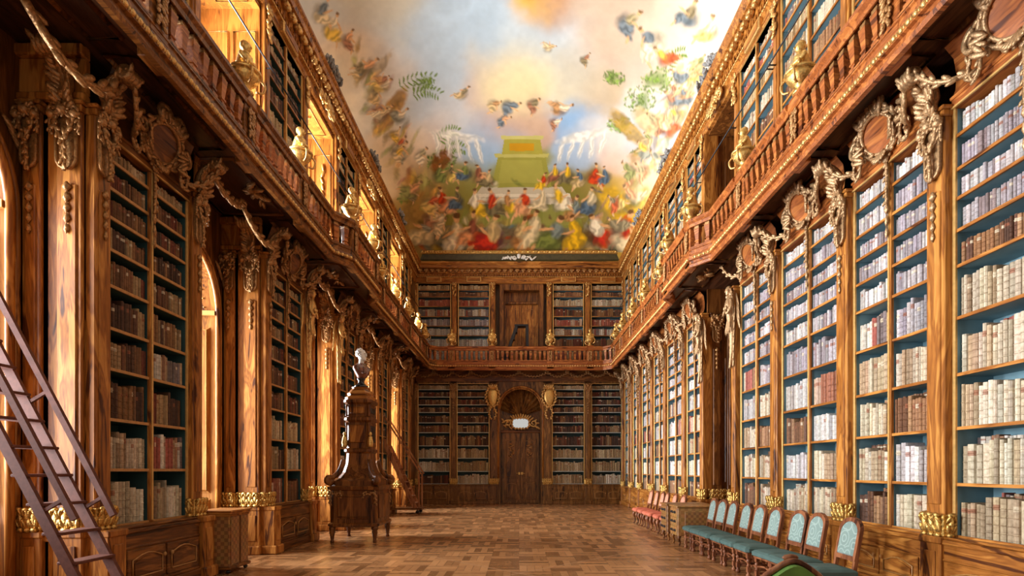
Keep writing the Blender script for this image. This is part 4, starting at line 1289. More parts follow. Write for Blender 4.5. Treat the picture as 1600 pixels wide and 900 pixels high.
# thin iron rods in front of the gallery bookcases
for s_, nm in ((-1, 'left'), (1, 'right')):
    X = s_ * 4.45
    rt = thing('ladder_rail', 'thin black iron rail across the %s gallery bookcases' % nm, 'rail', (0, 0, 0))
    mb = MB(); mb.tube([(X, 4.5, 8.72), (X, 24.1, 8.72)], .014, 6); mb.build('rod', IRON, rt)
    for y in [q for g in (PIERS[1:] if s_ < 0 else list(zip(RNEAR[:-1], RNEAR[1:])) + list(zip(RFAR[:-1], RFAR[1:]))) for q in (g[0] + .05, g[1] - .05)]:
        mb = MB(); mb.tube([(X, y, 8.72), (s_ * 4.57, y, 8.72)], .014, 6); mb.build('rail_bracket', IRON, rt)

# gilt cartouches on the frieze over the niches and dark trophies on top of the cornice
for s_, nm, X in ((-1, 'left', XL), (1, 'right', XR)):
    rz = -PI / 2 if s_ > 0 else PI / 2
    nn = NICHES[1:] if s_ < 0 else [(11.52, 13.6)]
    for k, (a, b) in enumerate(nn):
        rt = thing('frieze_cartouche', 'gilt leaf cartouche on the %s cornice over the %s' % (nm, 'recess' if s_ > 0 else ORD[k + 1] + ' window recess'), 'carving', (X - s_ * .05, (a + b) / 2, 9.96), rz, 'gilt cartouches under the cornice')
        mb = MB()
        for q in range(44):
            t = R.uniform(0, 2 * PI); r_ = R.uniform(.05, 1)
            mb.leaf((.42 * r_ * math.cos(t), -.09 - .05 * (1 - r_), .15 * r_ * math.sin(t)), (math.cos(t), -.3, math.sin(t)), .11, .045, .03)
        for z_ in (-1, 1): scroll(mb, (z_ * .40, 0), .12, 1.4, PI / 2, z_, .035, -.1)
        mb.ell((0, -.13, 0), (.13, .06, .11), k=(8, 5)); mb.build('leaf_carving', GILT, rt)
    for k, y in enumerate((8.8, 12.7, 16.4, 20.0)):
        rt = thing('cornice_trophy', 'dark carved flower trophy on top of the %s cornice, %s from the camera' % (nm, ORD[k + 1]), 'carving', (X - s_ * .30, y, 10.72), rz, 'trophies on the cornices')
        mb = MB()
        for q in range(36):
            t = R.uniform(-1, 1); mb.leaf((.55 * t, R.uniform(-.05, .05), .04 + R.uniform(0, .20) * (1 - abs(t) * .6)), (R.uniform(-1, 1), -.3, R.uniform(-.2, 1)), .08, .045, .035)
        mb.build('flower_carving', GREY, rt)
rt = thing('crest_carving', 'pale carved coat-of-arms spray on the cove above the end cornice', 'carving', (ex(811), YE - .30, 10.86))
mb = MB()
for s_ in (-1, 1):
    scroll(mb, (s_ * .20, .03), .10, 1.4, 0, s_, .03, 0)
    for q in range(12): mb.leaf((s_ * (.15 + .05 * q), -.01, R.uniform(-.06, .07)), (s_, -.2, R.uniform(-1, 1)), .09, .035, .02)
mb.ell((0, -.02, .10), (.09, .05, .13), k=(8, 5)); mb.ell((0, -.02, .26), (.05, .04, .05)); mb.build('spray', MARB, rt)

# ------------------------------------------------------------------ chairs
CH = {}
def chair(kind, loc, rz, label, group):
    if kind in CH: return dup(CH[kind], loc, rz, label, group)
    rt = thing('high_backed_chair', label, 'chair', loc, rz, group)
    wm = wood('chair_walnut_' + kind, (.05, .016, .008), (.17, .055, .022), (.30, .11, .045), 'z')
    SW, SD, SH = (.47, .46, .435) if kind == 'green' else (.44, .43, .44)
    # local: seat front towards -y, back at +y
    mb = MB(); rings = []
    for z, k in ((SH - .085, .0), (SH - .075, .012), (SH - .03, .012), (SH - .005, -.02), (SH + .012, -.10)):
        w_, d_ = SW / 2 + k, SD / 2 + k
        rings.append([(-w_ * .90, d_, z), (-w_, -d_ * .8, z), (-w_ * .88, -d_, z), (w_ * .88, -d_, z), (w_, -d_ * .8, z), (w_ * .90, d_, z)])
    mb.loft(rings); mb.build('seat', GSEAT if kind == 'green' else RSEAT, rt)
    mb = MB(); mb.box(-SW / 2 + .01, SW / 2 - .01, -SD / 2 + .01, SD / 2, SH - .115, SH - .083, .006); mb.build('seat_rail', wm, rt)
    # back: pierced frame raked backwards
    H = .98 if kind == 'green' else .95; z0 = SH + .13; rake = .10
    def yy(z): return SD / 2 - .01 + rake * (z - SH) / (H - SH)
    def outline(w_, za, zb, arch):
        p = [(-w_, za), (w_, za), (w_, zb - arch)]
        p += [(w_ * math.cos(q), zb - arch + arch * math.sin(q)) for q in np.linspace(.25, PI - .25, 9)] + [(-w_, zb - arch)]
        return p
    wo_ = .20 if kind == 'green' else .185
    O = outline(wo_, z0 - .05, H, .13); I = outline(wo_ - .045, z0, H - .045, .11)
    mb = MB(); n = len(O)
    v = [(x, yy(z) - .02, z) for x, z in O] + [(x, yy(z) - .02, z) for x, z in I] + [(x, yy(z) + .02, z) for x, z in O] + [(x, yy(z) + .02, z) for x, z in I]
    f = []
    for i in range(n):
        j = (i + 1) % n
        f += [(i, j, n + j, n + i), (2 * n + i, 3 * n + i, 3 * n + j, 2 * n + j), (i, 2 * n + i, 2 * n + j, j), (n + i, n + j, 3 * n + j, 3 * n + i)]
    mb.add(v, f); mb.build('back_frame', wm, rt)
    mb = MB(); c_ = (0, yy((z0 + H) / 2) - .035, (z0 + H) / 2)
    v = [(x, yy(z) - .012, z) for x, z in I] + [(x * .85, yy(z) - .032, (z - c_[2]) * .92 + c_[2]) for x, z in I] + [c_] + [(x, yy(z) + .012, z) for x, z in I]
    f = [(i, (i + 1) % n, n + (i + 1) % n, n + i) for i in range(n)] + [(n + i, n + (i + 1) % n, 2 * n) for i in range(n)] + [tuple(2 * n + 1 + i for i in range(n - 1, -1, -1))]
    mb.add(v, f); mb.build('back_pad', GDAM if kind == 'green' else RDAM, rt)
    for s_ in (-1, 1):
        mb = MB(); x = s_ * (SW / 2 - .045)
        if kind == 'green':       # turned front legs
            mb.box(x - .028, x + .028, -SD / 2 + .02, -SD / 2 + .076, SH - .17, SH - .10, .004)
            mb.lathe([(.02, .055), (.034, .04), (.036, .02), (.026, 0)][::-1] + [(.02, .06), (.028, .075)], x, -SD / 2 + .048, 10)
            mb.box(x - .027, x + .027, -SD / 2 + .021, -SD / 2 + .075, .075, .145, .004)
            mb.lathe([(.018, .145), (.03, .16), (.018, .18), (.026, .21), (.033, .235), (.022, .255), (.017, .262)], x, -SD / 2 + .048, 10)
            mb.lathe([(.017, .258), (.030, .268), (.017, SH - .168)], x, -SD / 2 + .048, 10)
        else:                     # cabriole front legs
            mb.tube(cr([(x, -SD / 2 + .05, SH - .10), (x + s_ * .012, -SD / 2 + .025, SH - .2), (x - s_ * .004, -SD / 2 + .06, .16), (x - s_ * .006, -SD / 2 + .065, .06), (x + s_ * .012, -SD / 2 + .03, .015), (x + s_ * .014, -SD / 2 + .02, .012)], 4),
                    [.034, .034, .036, .038, .036, .032, .028, .024, .020, .018, .017, .016, .015, .015, .016, .018, .022, .024, .024, .022, .012][:21], 8)
        mb.build('leg', wm, rt)
        mb = MB(); xx = s_ * (SW / 2 * .90 - .03)
        mb.loft([[(xx - .02, y - .02, z), (xx + .02, y - .02, z), (xx + .02, y + .02, z), (xx - .02, y + .02, z)] for y, z in ((SD / 2 + .05, 0), (SD / 2 - .02, SH - .1), (yy(z0) + .0, z0 - .03))])
        mb.build('leg', wm, rt)
    if kind == 'green':
        mb = MB(); x = SW / 2 - .045
        for s_ in (-1, 1): mb.tube([(s_ * x, -SD / 2 + .05, .11), (s_ * x * .95, SD / 2 + .02, .11)], .014, 6)
        mb.tube(cr([(-x, -.02, .11), (-x * .4, -.02, .11), (0, -.02, .135), (x * .4, -.02, .11), (x, -.02, .11)], 4), .017, 6)
        mb.tube(cr([(-x, -SD / 2 + .05, .20), (0, -SD / 2 + .05, .225), (x, -SD / 2 + .05, .20)], 4), .015, 6)
        mb.build('stretcher', wm, rt)
    CH[kind] = rt
    return rt
gx = [1114, 1129, 1145, 1166.5, 1187, 1211.6, 1248, 1276, 1327]
for k, px in enumerate(gx[::-1]):
    Y = 850 * 3.68 / (px - 811)
    chair('green', (3.40, Y, 0), -PI / 2 + R.uniform(-.05, .05), 'carved chair with teal damask back and velvet seat, %s in its row from the camera' % ORD[k + 1], 'teal chairs along the right bookcases')
gx = [1015.6, 1021, 1033, 1040, 1052, 1065]
for k, px in enumerate(gx):
    Y = 850 * 3.70 / (px - 811)
    if k == 1: Y = 14.75
    chair('red', (3.47, Y, 0), -PI / 2 + R.uniform(-.04, .04), 'chair with salmon upholstery and cabriole legs beyond the desks, %s from the far end' % ORD[k + 1], 'salmon chairs along the far right bookcases')

# moss green armchair, its back at the lower frame edge
rt = thing('armchair', 'moss green velvet armchair with curved carved back at the bottom edge', 'armchair', (1.87, 4.0, 0), PI)
am = wood('armchair_walnut', (.06, .02, .01), (.20, .07, .03), (.34, .14, .06), 'z')
W_, zb = .36, .865
def top_z(x):
    t = abs(x) / (W_ / 2 + .04); return zb - .02 - .10 * t ** 2.2 + .035 * math.cos(t * PI * .5) ** 4
xs = np.linspace(-W_ / 2 - .03, W_ / 2 + .03, 17)
pts = [(x, top_z(x)) for x in xs]
mb = MB()
poly = [(-.19, .52), (.19, .52)] + [(x * .95, z - .02) for x, z in pts[::-1]]
n = len(poly); rg = []
for y, k in ((.235, .97), (.205, 1.0), (.275, 1.0), (.30, .96)):
    rg.append([(x * k, y + .12 * (z - .5), .70 + (z - .70) * k) for x, z in poly])
mb.loft([rg[0], rg[1], rg[2], rg[3]]); mb.build('back_pad', MOSS, rt)
mb = MB(); line = [(x, .24 + .12 * (z - .5), z) for x, z in pts]
mb.tube([(-.20, .24, .50)] + line + [(.20, .24, .50)], .022, 6); mb.leaf((0, .25, zb + .035), (1, 0, 0), .06, .025, .02); mb.build('back_frame', am, rt)
mb = MB()
mb.loft([[(-.27, -.25, z), (.27, -.25, z), (.24, .24, z), (-.24, .24, z)] for z in (.36, .43)] + [[(-.23, -.21, .47), (.23, -.21, .47), (.20, .21, .47), (-.20, .21, .47)]]); mb.build('seat', MOSS, rt)
for s_ in (-1, 1):
    mb = MB(); mb.tube(cr([(s_ * .22, .25, .66), (s_ * .27, .05, .67), (s_ * .29, -.13, .66), (s_ * .27, -.17, .60), (s_ * .26, -.12, .42)], 5), .022, 6); mb.build('armrest', am, rt)
    mb = MB(); mb.tube(cr([(s_ * .25, -.22, .38), (s_ * .27, -.25, .28), (s_ * .24, -.21, .10), (s_ * .26, -.25, .012)], 5), .024, 6); mb.build('leg', am, rt)
    mb = MB(); mb.tube(cr([(s_ * .21, .22, .52), (s_ * .21, .23, .28), (s_ * .22, .28, .012)], 5), .022, 6); mb.build('leg', am, rt)

# ------------------------------------------------------------------ desks by the right wall
def desk(loc, W, D, H, label, m_, m2):
    rt = thing('writing_desk', label, 'desk', loc, 0, 'marquetry desks by the right wall')
    mb = MB(); mb.box(-.03, W + .03, -.03, D + .03, H - .035, H, .01); mb.build('top', m_, rt)
    mb = MB(); mb.box(0, W, 0, D, .20, H - .035, .01); mb.build('carcass', m_, rt)
    mb = MB(); mb.box(.14, W - .06, -.012, .0, .42, H - .12, .004); mb.build('inlaid_panel', MARQ2 if m_ is MARQ else MARQ, rt)
    hh = (H - .26) / 3
    for k in range(3):
        z = .215 + hh * k
        mb = MB(); mb.box(-.018, .0, .03, D - .03, z, z + hh - .012, .006); d_ = mb.build('drawer', m2, rt)
        mb = MB()
        for y in (D * .3, D * .7): mb.tube(cr([(-.02, y - .05, z + hh * .6), (-.05, y, z + hh * .45), (-.02, y + .05, z + hh * .6)], 3), .010, 5); mb.ell((-.02, y, z + hh * .5), (.01, .07, .03), k=(8, 5))
        mb.build('drawer_pull', IRON, d_)
    for x in (.05, W - .05):
        for y in (.05, D - .05):
            mb = MB(); mb.tube(cr([(x, y, .21), (x - .02, y - .01, .15), (x + .005, y, .07), (x - .015, y - .01, .015)], 4), [.035, .034, .032, .030, .028, .025, .022, .02, .018, .018, .02, .022, .022], 7); mb.build('leg', DRKZ, rt)
desk((3.13, 10.72, 0), .85, .50, .80, 'golden marquetry desk with three drawers beside the teal chairs', MARQ2, MARQ2)
desk((3.13, 11.48, 0), .85, .48, .80, 'darker desk behind the golden marquetry desk, its near neighbour', MARQ, MARQ)

# ------------------------------------------------------------------ marquetry cabinet on the left
rt = thing('marquetry_cabinet', 'small chequered marquetry cabinet on ball feet by the left wall', 'cabinet', (-4.62, 7.87, 0))
W_, D_ = .43, .55
mb = MB(); mb.box(0, W_, 0, D_, .10, .86, .008); mb.build('body', MARQ, rt)
mb = MB(); mb.box(-.03, W_ + .03, -.03, D_ + .03, .86, .89, .01); mb.box(-.015, W_ + .015, -.015, D_ + .015, .83, .86, .008); mb.box(-.04, W_ + .04, -.04, D_ + .04, .89, .92, .008); mb.build('top', WALX, rt)
mb = MB(); mb.box(-.03, W_ + .03, -.03, D_ + .03, .06, .11, .012); mb.build('base_moulding', DRK, rt)
for y0, y1, mm in ((.03, .27, MARQ), (.29, D_ - .03, MARQ)):
    mb = MB(); mb.box(W_, W_ + .012, y0, y1, .13, .82, .004); mb.build('cabinet_door', mm, rt)
mb = MB(); mb.box(W_ + .01, W_ + .022, .265, .295, .12, .83, .004); mb.build('door_rail', DRKZ, rt)
mb = MB(); mb.box(W_ - .012, W_ + .002, -.006, .004, .72, .78); mb.build('lock_plate', GOLD, rt)
for x in (.03, W_ - .03):
    for y in (.03, D_ - .03):
        mb = MB(); mb.ell((x, y, .03), (.035, .035, .03), k=(8, 5)); mb.build('foot', BLACK, rt)

# ------------------------------------------------------------------ display cabinet with a bust
bx_, by_ = -3.43, 11.82
rt = thing('display_cabinet', 'tall dark walnut display cabinet with scrolled shoulders, marble bust on top', 'cabinet', (bx_, by_, 0))
def octo(hx, hy, c, z): return [(-hx + c, -hy, z), (hx - c, -hy, z), (hx, -hy + c, z), (hx, hy - c, z), (hx - c, hy, z), (-hx + c, hy, z), (-hx, hy - c, z), (-hx, -hy + c, z)]
def oloft(mb, L_, m=0): return mb.loft([octo(*q) for q in L_], m)
mb = oloft(MB(), [(.50, .62, .10, .33), (.53, .65, .10, .35), (.53, .65, .10, .39), (.49, .61, .10, .42), (.49, .61, .10, 1.08), (.53, .65, .10, 1.10), (.54, .66, .10, 1.16), (.50, .62, .10, 1.18)]); mb.build('body', DRKZ, rt)
for s_ in (-1, 1):
    mb = MB(); mb.box(-.34, .34, s_ * .61, s_ * .635, .50, 1.0, .01); mb.tube([(-.30, s_ * .64, .54), (.30, s_ * .64, .54), (.30, s_ * .64, .96), (-.30, s_ * .64, .96), (-.30, s_ * .64, .54)], .012, 4); mb.build('front_panel', DRKZ, rt)
    for y0 in (-.46, .02):
        mb = MB(); mb.box(s_ * .49, s_ * .515, y0, y0 + .44, .50, 1.0, .01); mb.build('cabinet_door', DRKZ, rt)
mb = oloft(MB(), [(.47, .58, .10, 1.18), (.47, .58, .10, 1.28), (.38, .46, .09, 1.34), (.31, .36, .08, 1.46), (.265, .29, .07, 1.64), (.25, .27, .07, 1.86), (.29, .31, .07, 1.90), (.29, .31, .07, 1.95), (.25, .27, .07, 1.98),
                  (.25, .27, .07, 2.52), (.29, .31, .07, 2.57), (.29, .31, .07, 2.62), (.25, .27, .07, 2.65), (.25, .27, .07, 2.90), (.30, .32, .07, 2.95), (.30, .32, .07, 3.0)]); mb.build('tower', DRKZ, rt)
mb = oloft(MB(), [(.28, .30, .08, 3.0), (.29, .30, .09, 3.06), (.24, .25, .09, 3.10), (.25, .26, .09, 3.15), (.16, .17, .06, 3.26), (.17, .18, .06, 3.29)]); mb.build('cap', WALX, rt)
for sx in (-1, 1):
    for sy in (-1, 1):
        mb = MB()
        pts = cr([(sx * .28, sy * .32, 1.72), (sx * .33, sy * .40, 1.50), (sx * .43, sy * .52, 1.36), (sx * .50, sy * .60, 1.35), (sx * .52, sy * .63, 1.28), (sx * .47, sy * .57, 1.24), (sx * .44, sy * .54, 1.30)], 4)
        mb.tube(pts, [.055] * 12 + [.065] * 13, 8); mb.build('scroll_shoulder', DRKZ, rt)
        mb = MB(); x, y = sx * .44, sy * .55
        mb.lathe([(.035, 0), (.045, .03), (.032, .05), (.05, .18), (.065, .22), (.05, .25), (.07, .28), (.07, .34)], x, y, 10); mb.build('leg', DRKZ, rt)
        mb = MB(); x, y = sx * .47, sy * .59
        rope(mb, cr([(x - .03, y, 1.06), (x, y + sy * .02, .98), (x, y, .80)], 5), .03); rope(mb, cr([(x - sx * .04, y + sy * .05, 1.05), (x - sx * .14, y + sy * .05, 1.0), (x - sx * .22, y + sy * .04, 1.06), (x - sx * .24, y + sy * .04, .92)], 5), .024); mb.build('gilt_festoon', BRON, rt)
        mb = MB(); mb.lathe([(.022, 2.02), (.03, 2.05), (.02, 2.08), (.018, 2.44), (.03, 2.48), (.03, 2.52)], sx * .235, sy * .255, 8); mb.lathe([(.022, 2.65), (.03, 2.67), (.02, 2.70), (.02, 2.84), (.03, 2.88), (.03, 2.9)], sx * .235, sy * .255, 8); mb.build('column', DRKZ, rt)
for (x, y, r0) in ((.27, -.27, 0), (-.27, -.27, 0)):
    mb = MB(); mb.tube(cr([(x, y, 2.0), (x, y, 2.14), (x, y, 2.22)], 3), [.055, .06, .065, .06, .05, .045, .04], 8); mb.ell((x, y, 2.27), (.04, .04, .05), k=(8, 5)); mb.leaf((x + .03, y - .03, 2.14), (.4, -.3, -1), .08, .025, .02); mb.build('gilt_figure', GOLD, rt)
for z in (2.10, 2.72):
    for s_ in (-1, 1):
        mb = MB(); h = .36 if z < 2.5 else .12
        mb.box(-.15, .15, s_ * .265, s_ * .285, z, z + h, .008); mb.tube([(-.15, s_ * .29, z), (.15, s_ * .29, z), (.15, s_ * .29, z + h), (-.15, s_ * .29, z + h), (-.15, s_ * .29, z)], .012, 4); mb.build('niche_panel', WAL, rt)
        mb = MB(); mb.box(s_ * .245, s_ * .262, -.16, .16, z, z + h, .008); mb.build('niche_panel', BLACK, rt)

rt = thing('marble_bust', 'marble bust with white head and brown draped shoulders on the display cabinet', 'bust', (bx_, by_, 3.29), -.3)
mb = MB(); mb.lathe([(.15, 0), (.15, .04), (.11, .06), (.07, .10), (.06, .15), (.09, .18), (.09, .20)], n=16); mb.build('socle', BLACK, rt)
mb = MB(); rings = []
for z, a, b, dx in ((.19, .07, .06, 0), (.24, .12, .09, .02), (.32, .19, .12, .02), (.40, .235, .125, .0), (.46, .22, .11, -.01), (.50, .14, .09, -.01), (.53, .075, .07, 0)):
    rings.append([(b * 1.15 * math.cos(q) * (1 + .10 * math.cos(7 * q + z * 20)) + dx, a * math.sin(q), z) for q in np.linspace(0, 2 * PI, 25)[:-1]])
mb.loft(rings, 0, True)
for k in range(7): mb.tube(cr([(.12, .16 - .04 * k, .44), (.15, .06 - .03 * k, .36 - .01 * k), (.10, -.08 - .01 * k, .26 + .01 * k)], 4), .016, 5)
mb.build('draped_shoulders', BMARB, rt)
mb = MB()
mb.tube(cr([(.0, 0, .50), (.012, 0, .58), (.02, 0, .64)], 4), [.062, .06, .058, .056, .056, .058, .06, .062, .06], 10)
rings = []      # head, facing +x
for t, rx_, ry_, cx_ in ((0, .02, .03, .075), (.06, .055, .05, .055), (.16, .085, .062, .03), (.30, .092, .072, .022), (.45, .098, .078, .012), (.60, .105, .082, .004), (.75, .102, .080, -.006), (.88, .078, .062, -.012), (.97, .035, .03, -.014), (1, .005, .005, -.014)):
    rings.append([(cx_ + rx_ * math.cos(q), ry_ * math.sin(q), .585 + .265 * t) for q in np.linspace(0, 2 * PI, 21)[:-1]])
mb.loft(rings, 0, True)
mb.ell((.122, 0, .695), (.026, .016, .035), k=(8, 5)); mb.ell((.108, 0, .740), (.02, .055, .012), k=(8, 5)); mb.ell((.112, 0, .650), (.012, .024, .007)); mb.ell((.112, 0, .636), (.012, .020, .008)); mb.ell((.098, 0, .603), (.026, .026, .020), k=(8, 5))
for s_ in (-1, 1): mb.ell((.088, s_ * .034, .720), (.018, .016, .010)); mb.ell((.0, s_ * .082, .70), (.022, .012, .034), k=(8, 5))
mb.build('head', MARB, rt)
mb = MB()
for k in range(70):
    t = R.uniform(.42, 1); q = R.uniform(.9, 2 * PI - .9)
    a = np.interp(t, [.4, .6, .75, .9, 1], [.098, .105, .102, .07, .01])
    mb.ell((-.004 + a * math.cos(q) * 1.04, a * .82 * math.sin(q), .585 + .27 * t), (.022, .022, .018))
mb.build('curled_hair', MARB, rt)

# ------------------------------------------------------------------ ladders
def bar(mb, a, b, w, t, up=(0, 0, 1)):
    a, b = Vector(a), Vector(b); d = (b - a).normalized(); s_ = d.cross(Vector(up)).normalized() if abs(d.dot(Vector(up))) < .99 else Vector((0, 1, 0)); n = s_.cross(d)
    q = [s_ * w + n * t, s_ * -w + n * t, s_ * -w - n * t, s_ * w - n * t]
    mb.loft([[tuple(a + v) for v in q], [tuple(b + v) for v in q]])
    return mb
rt = thing('library_ladder', 'large brown library ladder with handrails by the nearest left bookcase', 'ladder', (0, 0, 0))
def lx(z): return -3.68 - z * .526
ya, yb = 4.86, 5.32
ztop = 3.3
for y in (ya, yb):
    mb = bar(MB(), (lx(0) + .0, y, .0), (lx(ztop), y, ztop), .020, .045); mb.build('stringer', LADD, rt)
    off = Vector((.24, 0, .06))
    z0 = .92
    mb = bar(MB(), (lx(z0) + .20, y, z0 + .14), (lx(ztop) + .20, y, ztop + .14), .02, .028); mb.build('handrail', LADD, rt)
    for z in (1.12, 2.15, 3.1):
        mb = bar(MB(), (lx(z), y, z), (lx(z) + .19, y, z + .115), .015, .015); mb.build('rail_strut', LADD, rt)
for k in range(12):
    z = .13 + .262 * k
    mb = MB(); x = lx(z); mb.box(x - .10, x + .075, ya - .01, yb + .01, z, z + .028, .006); mb.build('tread', LADD, rt)

rt = thing('rolling_ladder', 'wheeled walnut library staircase leaning to the left at the far end', 'ladder', (0, 0, 0))
SW_ = wood('stair_walnut', (.11, .035, .014), (.28, .105, .038), (.42, .19, .08), 'z')
def fx(z): return -3.55 - (z - .15) * .475
ya, yb = 18.75, 19.35
for y in (ya, yb):
    mb = bar(MB(), (fx(.16), y, .16), (fx(2.75), y, 2.75), .02, .075); mb.build('stringer', SW_, rt)
    mb = bar(MB(), (-3.38, y, 1.38), (fx(2.75) + .10, y, 3.42), .02, .025); mb.build('handrail', SW_, rt)
    mb = bar(MB(), (-3.45, y, .20), (-3.45, y, 1.40), .025, .025, (1, 0, 0)); mb.build('newel_post', SW_, rt)
    mb = bar(MB(), (fx(2.3), y, 2.3), (fx(2.3) + .02, y, 2.95), .015, .015, (1, 0, 0)); mb.build('baluster', SW_, rt)
    mb = bar(MB(), (fx(2.7), y, .2), (fx(2.7), y, 2.7), .03, .03, (1, 0, 0)); mb.build('rear_post', SW_, rt)
for k in range(10):
    z = .38 + .245 * k; x = fx(z); mb = MB(); mb.box(x - .10, x + .10, ya, yb, z - .03, z, .006); mb.build('tread', SW_, rt)
mb = MB(); mb.box(-4.9, -3.35, ya - .04, yb + .04, .14, .20, .01); mb.build('base_frame', DRK, rt)
for x in (-4.8, -3.5):
    for y in (ya, yb):
        mb = MB(); mb.lathe([(.0, -.02), (.065, -.02), (.065, .02), (0, .02)], 0, 0, 12); v = mb.v[-1]; mb.v[-1] = np.stack([v[:, 0] + x, v[:, 2] + y, v[:, 1] + .065], 1); mb.box(x - .02, x + .02, y - .03, y + .03, .08, .15); mb.build('castor', IRON, rt)

rt = thing('step_stool', 'dark folding step stool standing on the end gallery by the door', 'step ladder', (ex(812), 23.92, DECK + .04))
mb = MB()
for y in (-.16, .16):
    bar(mb, (-.72, y, 0), (-.14, y, 1.66), .025, .06); bar(mb, (.36, y, 0), (.32, y, 1.66), .025, .06)
mb.build('side_frame', IRON, rt)
mb = MB(); mb.box(-.22, .38, -.2, .2, 1.66, 1.74, .01); mb.build('top_step', IRON, rt)
for z in (.35, .72, 1.1, 1.42):
    mb = MB(); x = -.72 + .35 * z; mb.box(x - .06, x + .12, -.18, .18, z - .02, z + .02); mb.build('tread', IRON, rt)

# ------------------------------------------------------------------ books
from mathutils import kdtree
def spine_area(b):
    c, s_ = math.cos(b['rz']), math.sin(b['rz']); q = []
    for u, z in ((-.5, 0), (.5, 0), (.5, 1), (-.5, 1)):
        p = (b['p'][0] + c * u * b['w'], b['p'][1] + s_ * u * b['w'], b['p'][2] + z * b['h'])
        if p[1] < .5: return 0
        q.append(proj(p))
    if any(x < -4 or x > 1604 or y < -4 or y > 904 for x, y in q): return 0
    a = 0
    for (x0, y0), (x1, y1) in zip(q, q[1:] + q[:1]): a += x0 * y1 - x1 * y0
    return abs(a) / 2
cnt = {}
for b in BOOKS: cnt[(b['case'], b['row'], b['col'], b['back'])] = max(cnt.get((b['case'], b['row'], b['col'], b['back']), 0), b['n'])
for b in BOOKS:
    b['a'] = spine_area(b) * (0 if b['back'] else 1)
    pz = 735 - 850 * (b['p'][2] - 1.5) / b['p'][1]; px = 811 + 850 * b['p'][0] / b['p'][1]
    if 1195 < px < 1350 and pz > 795: b['a'] *= .2          # behind the chairs
BOOKS.sort(key=lambda b: -b['a'])
NB = 300
bv, bf = book_arrays(True)
bme = bpy.data.meshes.new('book'); bme.from_pydata(bv.tolist(), [], bf); bme.materials.append(BOOK_I)
at = bme.attributes.new('hz', 'FLOAT', 'POINT'); at.data.foreach_set('value', bv[:, 2])
for b in BOOKS[:NB]:
    o = bpy.data.objects.new('book', bme); col.objects.link(o)
    o.location = b['p']; o.rotation_euler = (0, 0, b['rz']); o.scale = (b['w'], b['d'], b['h'])
    o.color = (*b['tint'], 1)
    o['label'] = '%s book, %s from the left, shelf %s from the bottom, %s column, %s' % (colname(b['tint']), ORD[b['n']] if b['n'] < 21 else 'number %d' % b['n'], ORD[b['row'] + 1], ('left', 'right')[b['col']], b['case'])
    o['category'] = 'book'; o['group'] = 'books on the ' + b['case']
rest = BOOKS[NB:]
# nothing of the picture shows books whose shelves stand wholly outside the frame
v1, f1 = book_arrays(False)
n1 = len(v1); N = len(rest)
allv = np.zeros((N, n1, 3)); tint = np.zeros((N, n1, 4)); hz = np.zeros((N, n1))
for i, b in enumerate(rest):
    c, s_ = math.cos(b['rz']), math.sin(b['rz']); q = v1 * np.array((b['w'], b['d'], b['h']))
    allv[i, :, 0] = b['p'][0] + c * q[:, 0] - s_ * q[:, 1]; allv[i, :, 1] = b['p'][1] + s_ * q[:, 0] + c * q[:, 1]; allv[i, :, 2] = b['p'][2] + q[:, 2]
    tint[i] = (*b['tint'], 1); hz[i] = v1[:, 2]
faces = [tuple(k + i * n1 for k in f) for i in range(N) for f in f1]
me = bpy.data.meshes.new('library_books'); me.from_pydata(allv.reshape(-1, 3).tolist(), [], faces); me.materials.append(BOOK_M)
a_ = me.color_attributes.new('tint', 'FLOAT_COLOR', 'POINT'); a_.data.foreach_set('color', tint.reshape(-1))
a_ = me.attributes.new('hz', 'FLOAT', 'POINT'); a_.data.foreach_set('value', hz.reshape(-1))
a_ = me.attributes.new('rnd', 'FLOAT', 'POINT'); a_.data.foreach_set('value', np.repeat(np.random.RandomState(5).rand(N), n1))
o = bpy.data.objects.new('library_books', me); col.objects.link(o)
o['kind'] = 'stuff'; o['label'] = 'thousands of further leather and vellum books filling the shelves of both storeys'; o['category'] = 'books'
print('BOOKS', len(BOOKS), 'smallest individual', BOOKS[NB - 1]['a'])
# ------------------------------------------------------------------ painted vault (a generic sky of clouds, trees and draped groups)
NU, NV = 470, 440
A_, B_, Z0, YC, CE = 4.42, 2.9, 10.70, 20.1, 4.0
th = np.linspace(0, PI, NU); xv = .025 + A_ * np.cos(th[::-1])
yv = np.concatenate([np.linspace(1.0, 9.5, 30)[:-1], np.linspace(9.5, YC, NV - 29 - 150)[:-1], YC + CE * np.sin(np.linspace(0, PI / 2, 151))])
NV = len(yv)
X, Y = np.meshgrid(xv, yv)
gx_ = np.clip(1 - np.abs((X - .025) / A_) ** 2.3, 0, 1) ** (1 / 2.3)
ty = np.clip((Y - YC) / CE, 0, 1); gy = np.clip(1 - ty ** 2.6, 0, 1) ** (1 / 2.6)
Z = Z0 + B_ * gx_ * gy
Pm = np.stack([X, Y, Z], -1).reshape(-1, 3)
U = 811 + 850 * Pm[:, 0] / Pm[:, 1]; V = 735 - 850 * (Pm[:, 2] - 1.5) / Pm[:, 1]   # layout plan of the painting
rs = np.random.RandomState(3)
def vnoise(u, v, cell, seed):
    r = np.random.RandomState(seed); T = r.rand(128, 128)
    a, b = u / cell + 40, v / cell + 40; i, j = np.floor(a).astype(int), np.floor(b).astype(int); fa, fb = a - i, b - j
    fa, fb = fa * fa * (3 - 2 * fa), fb * fb * (3 - 2 * fb)
    g = lambda p, q: T[p % 128, q % 128]
    return (g(i, j) * (1 - fa) + g(i + 1, j) * fa) * (1 - fb) + (g(i, j + 1) * (1 - fa) + g(i + 1, j + 1) * fa) * fb
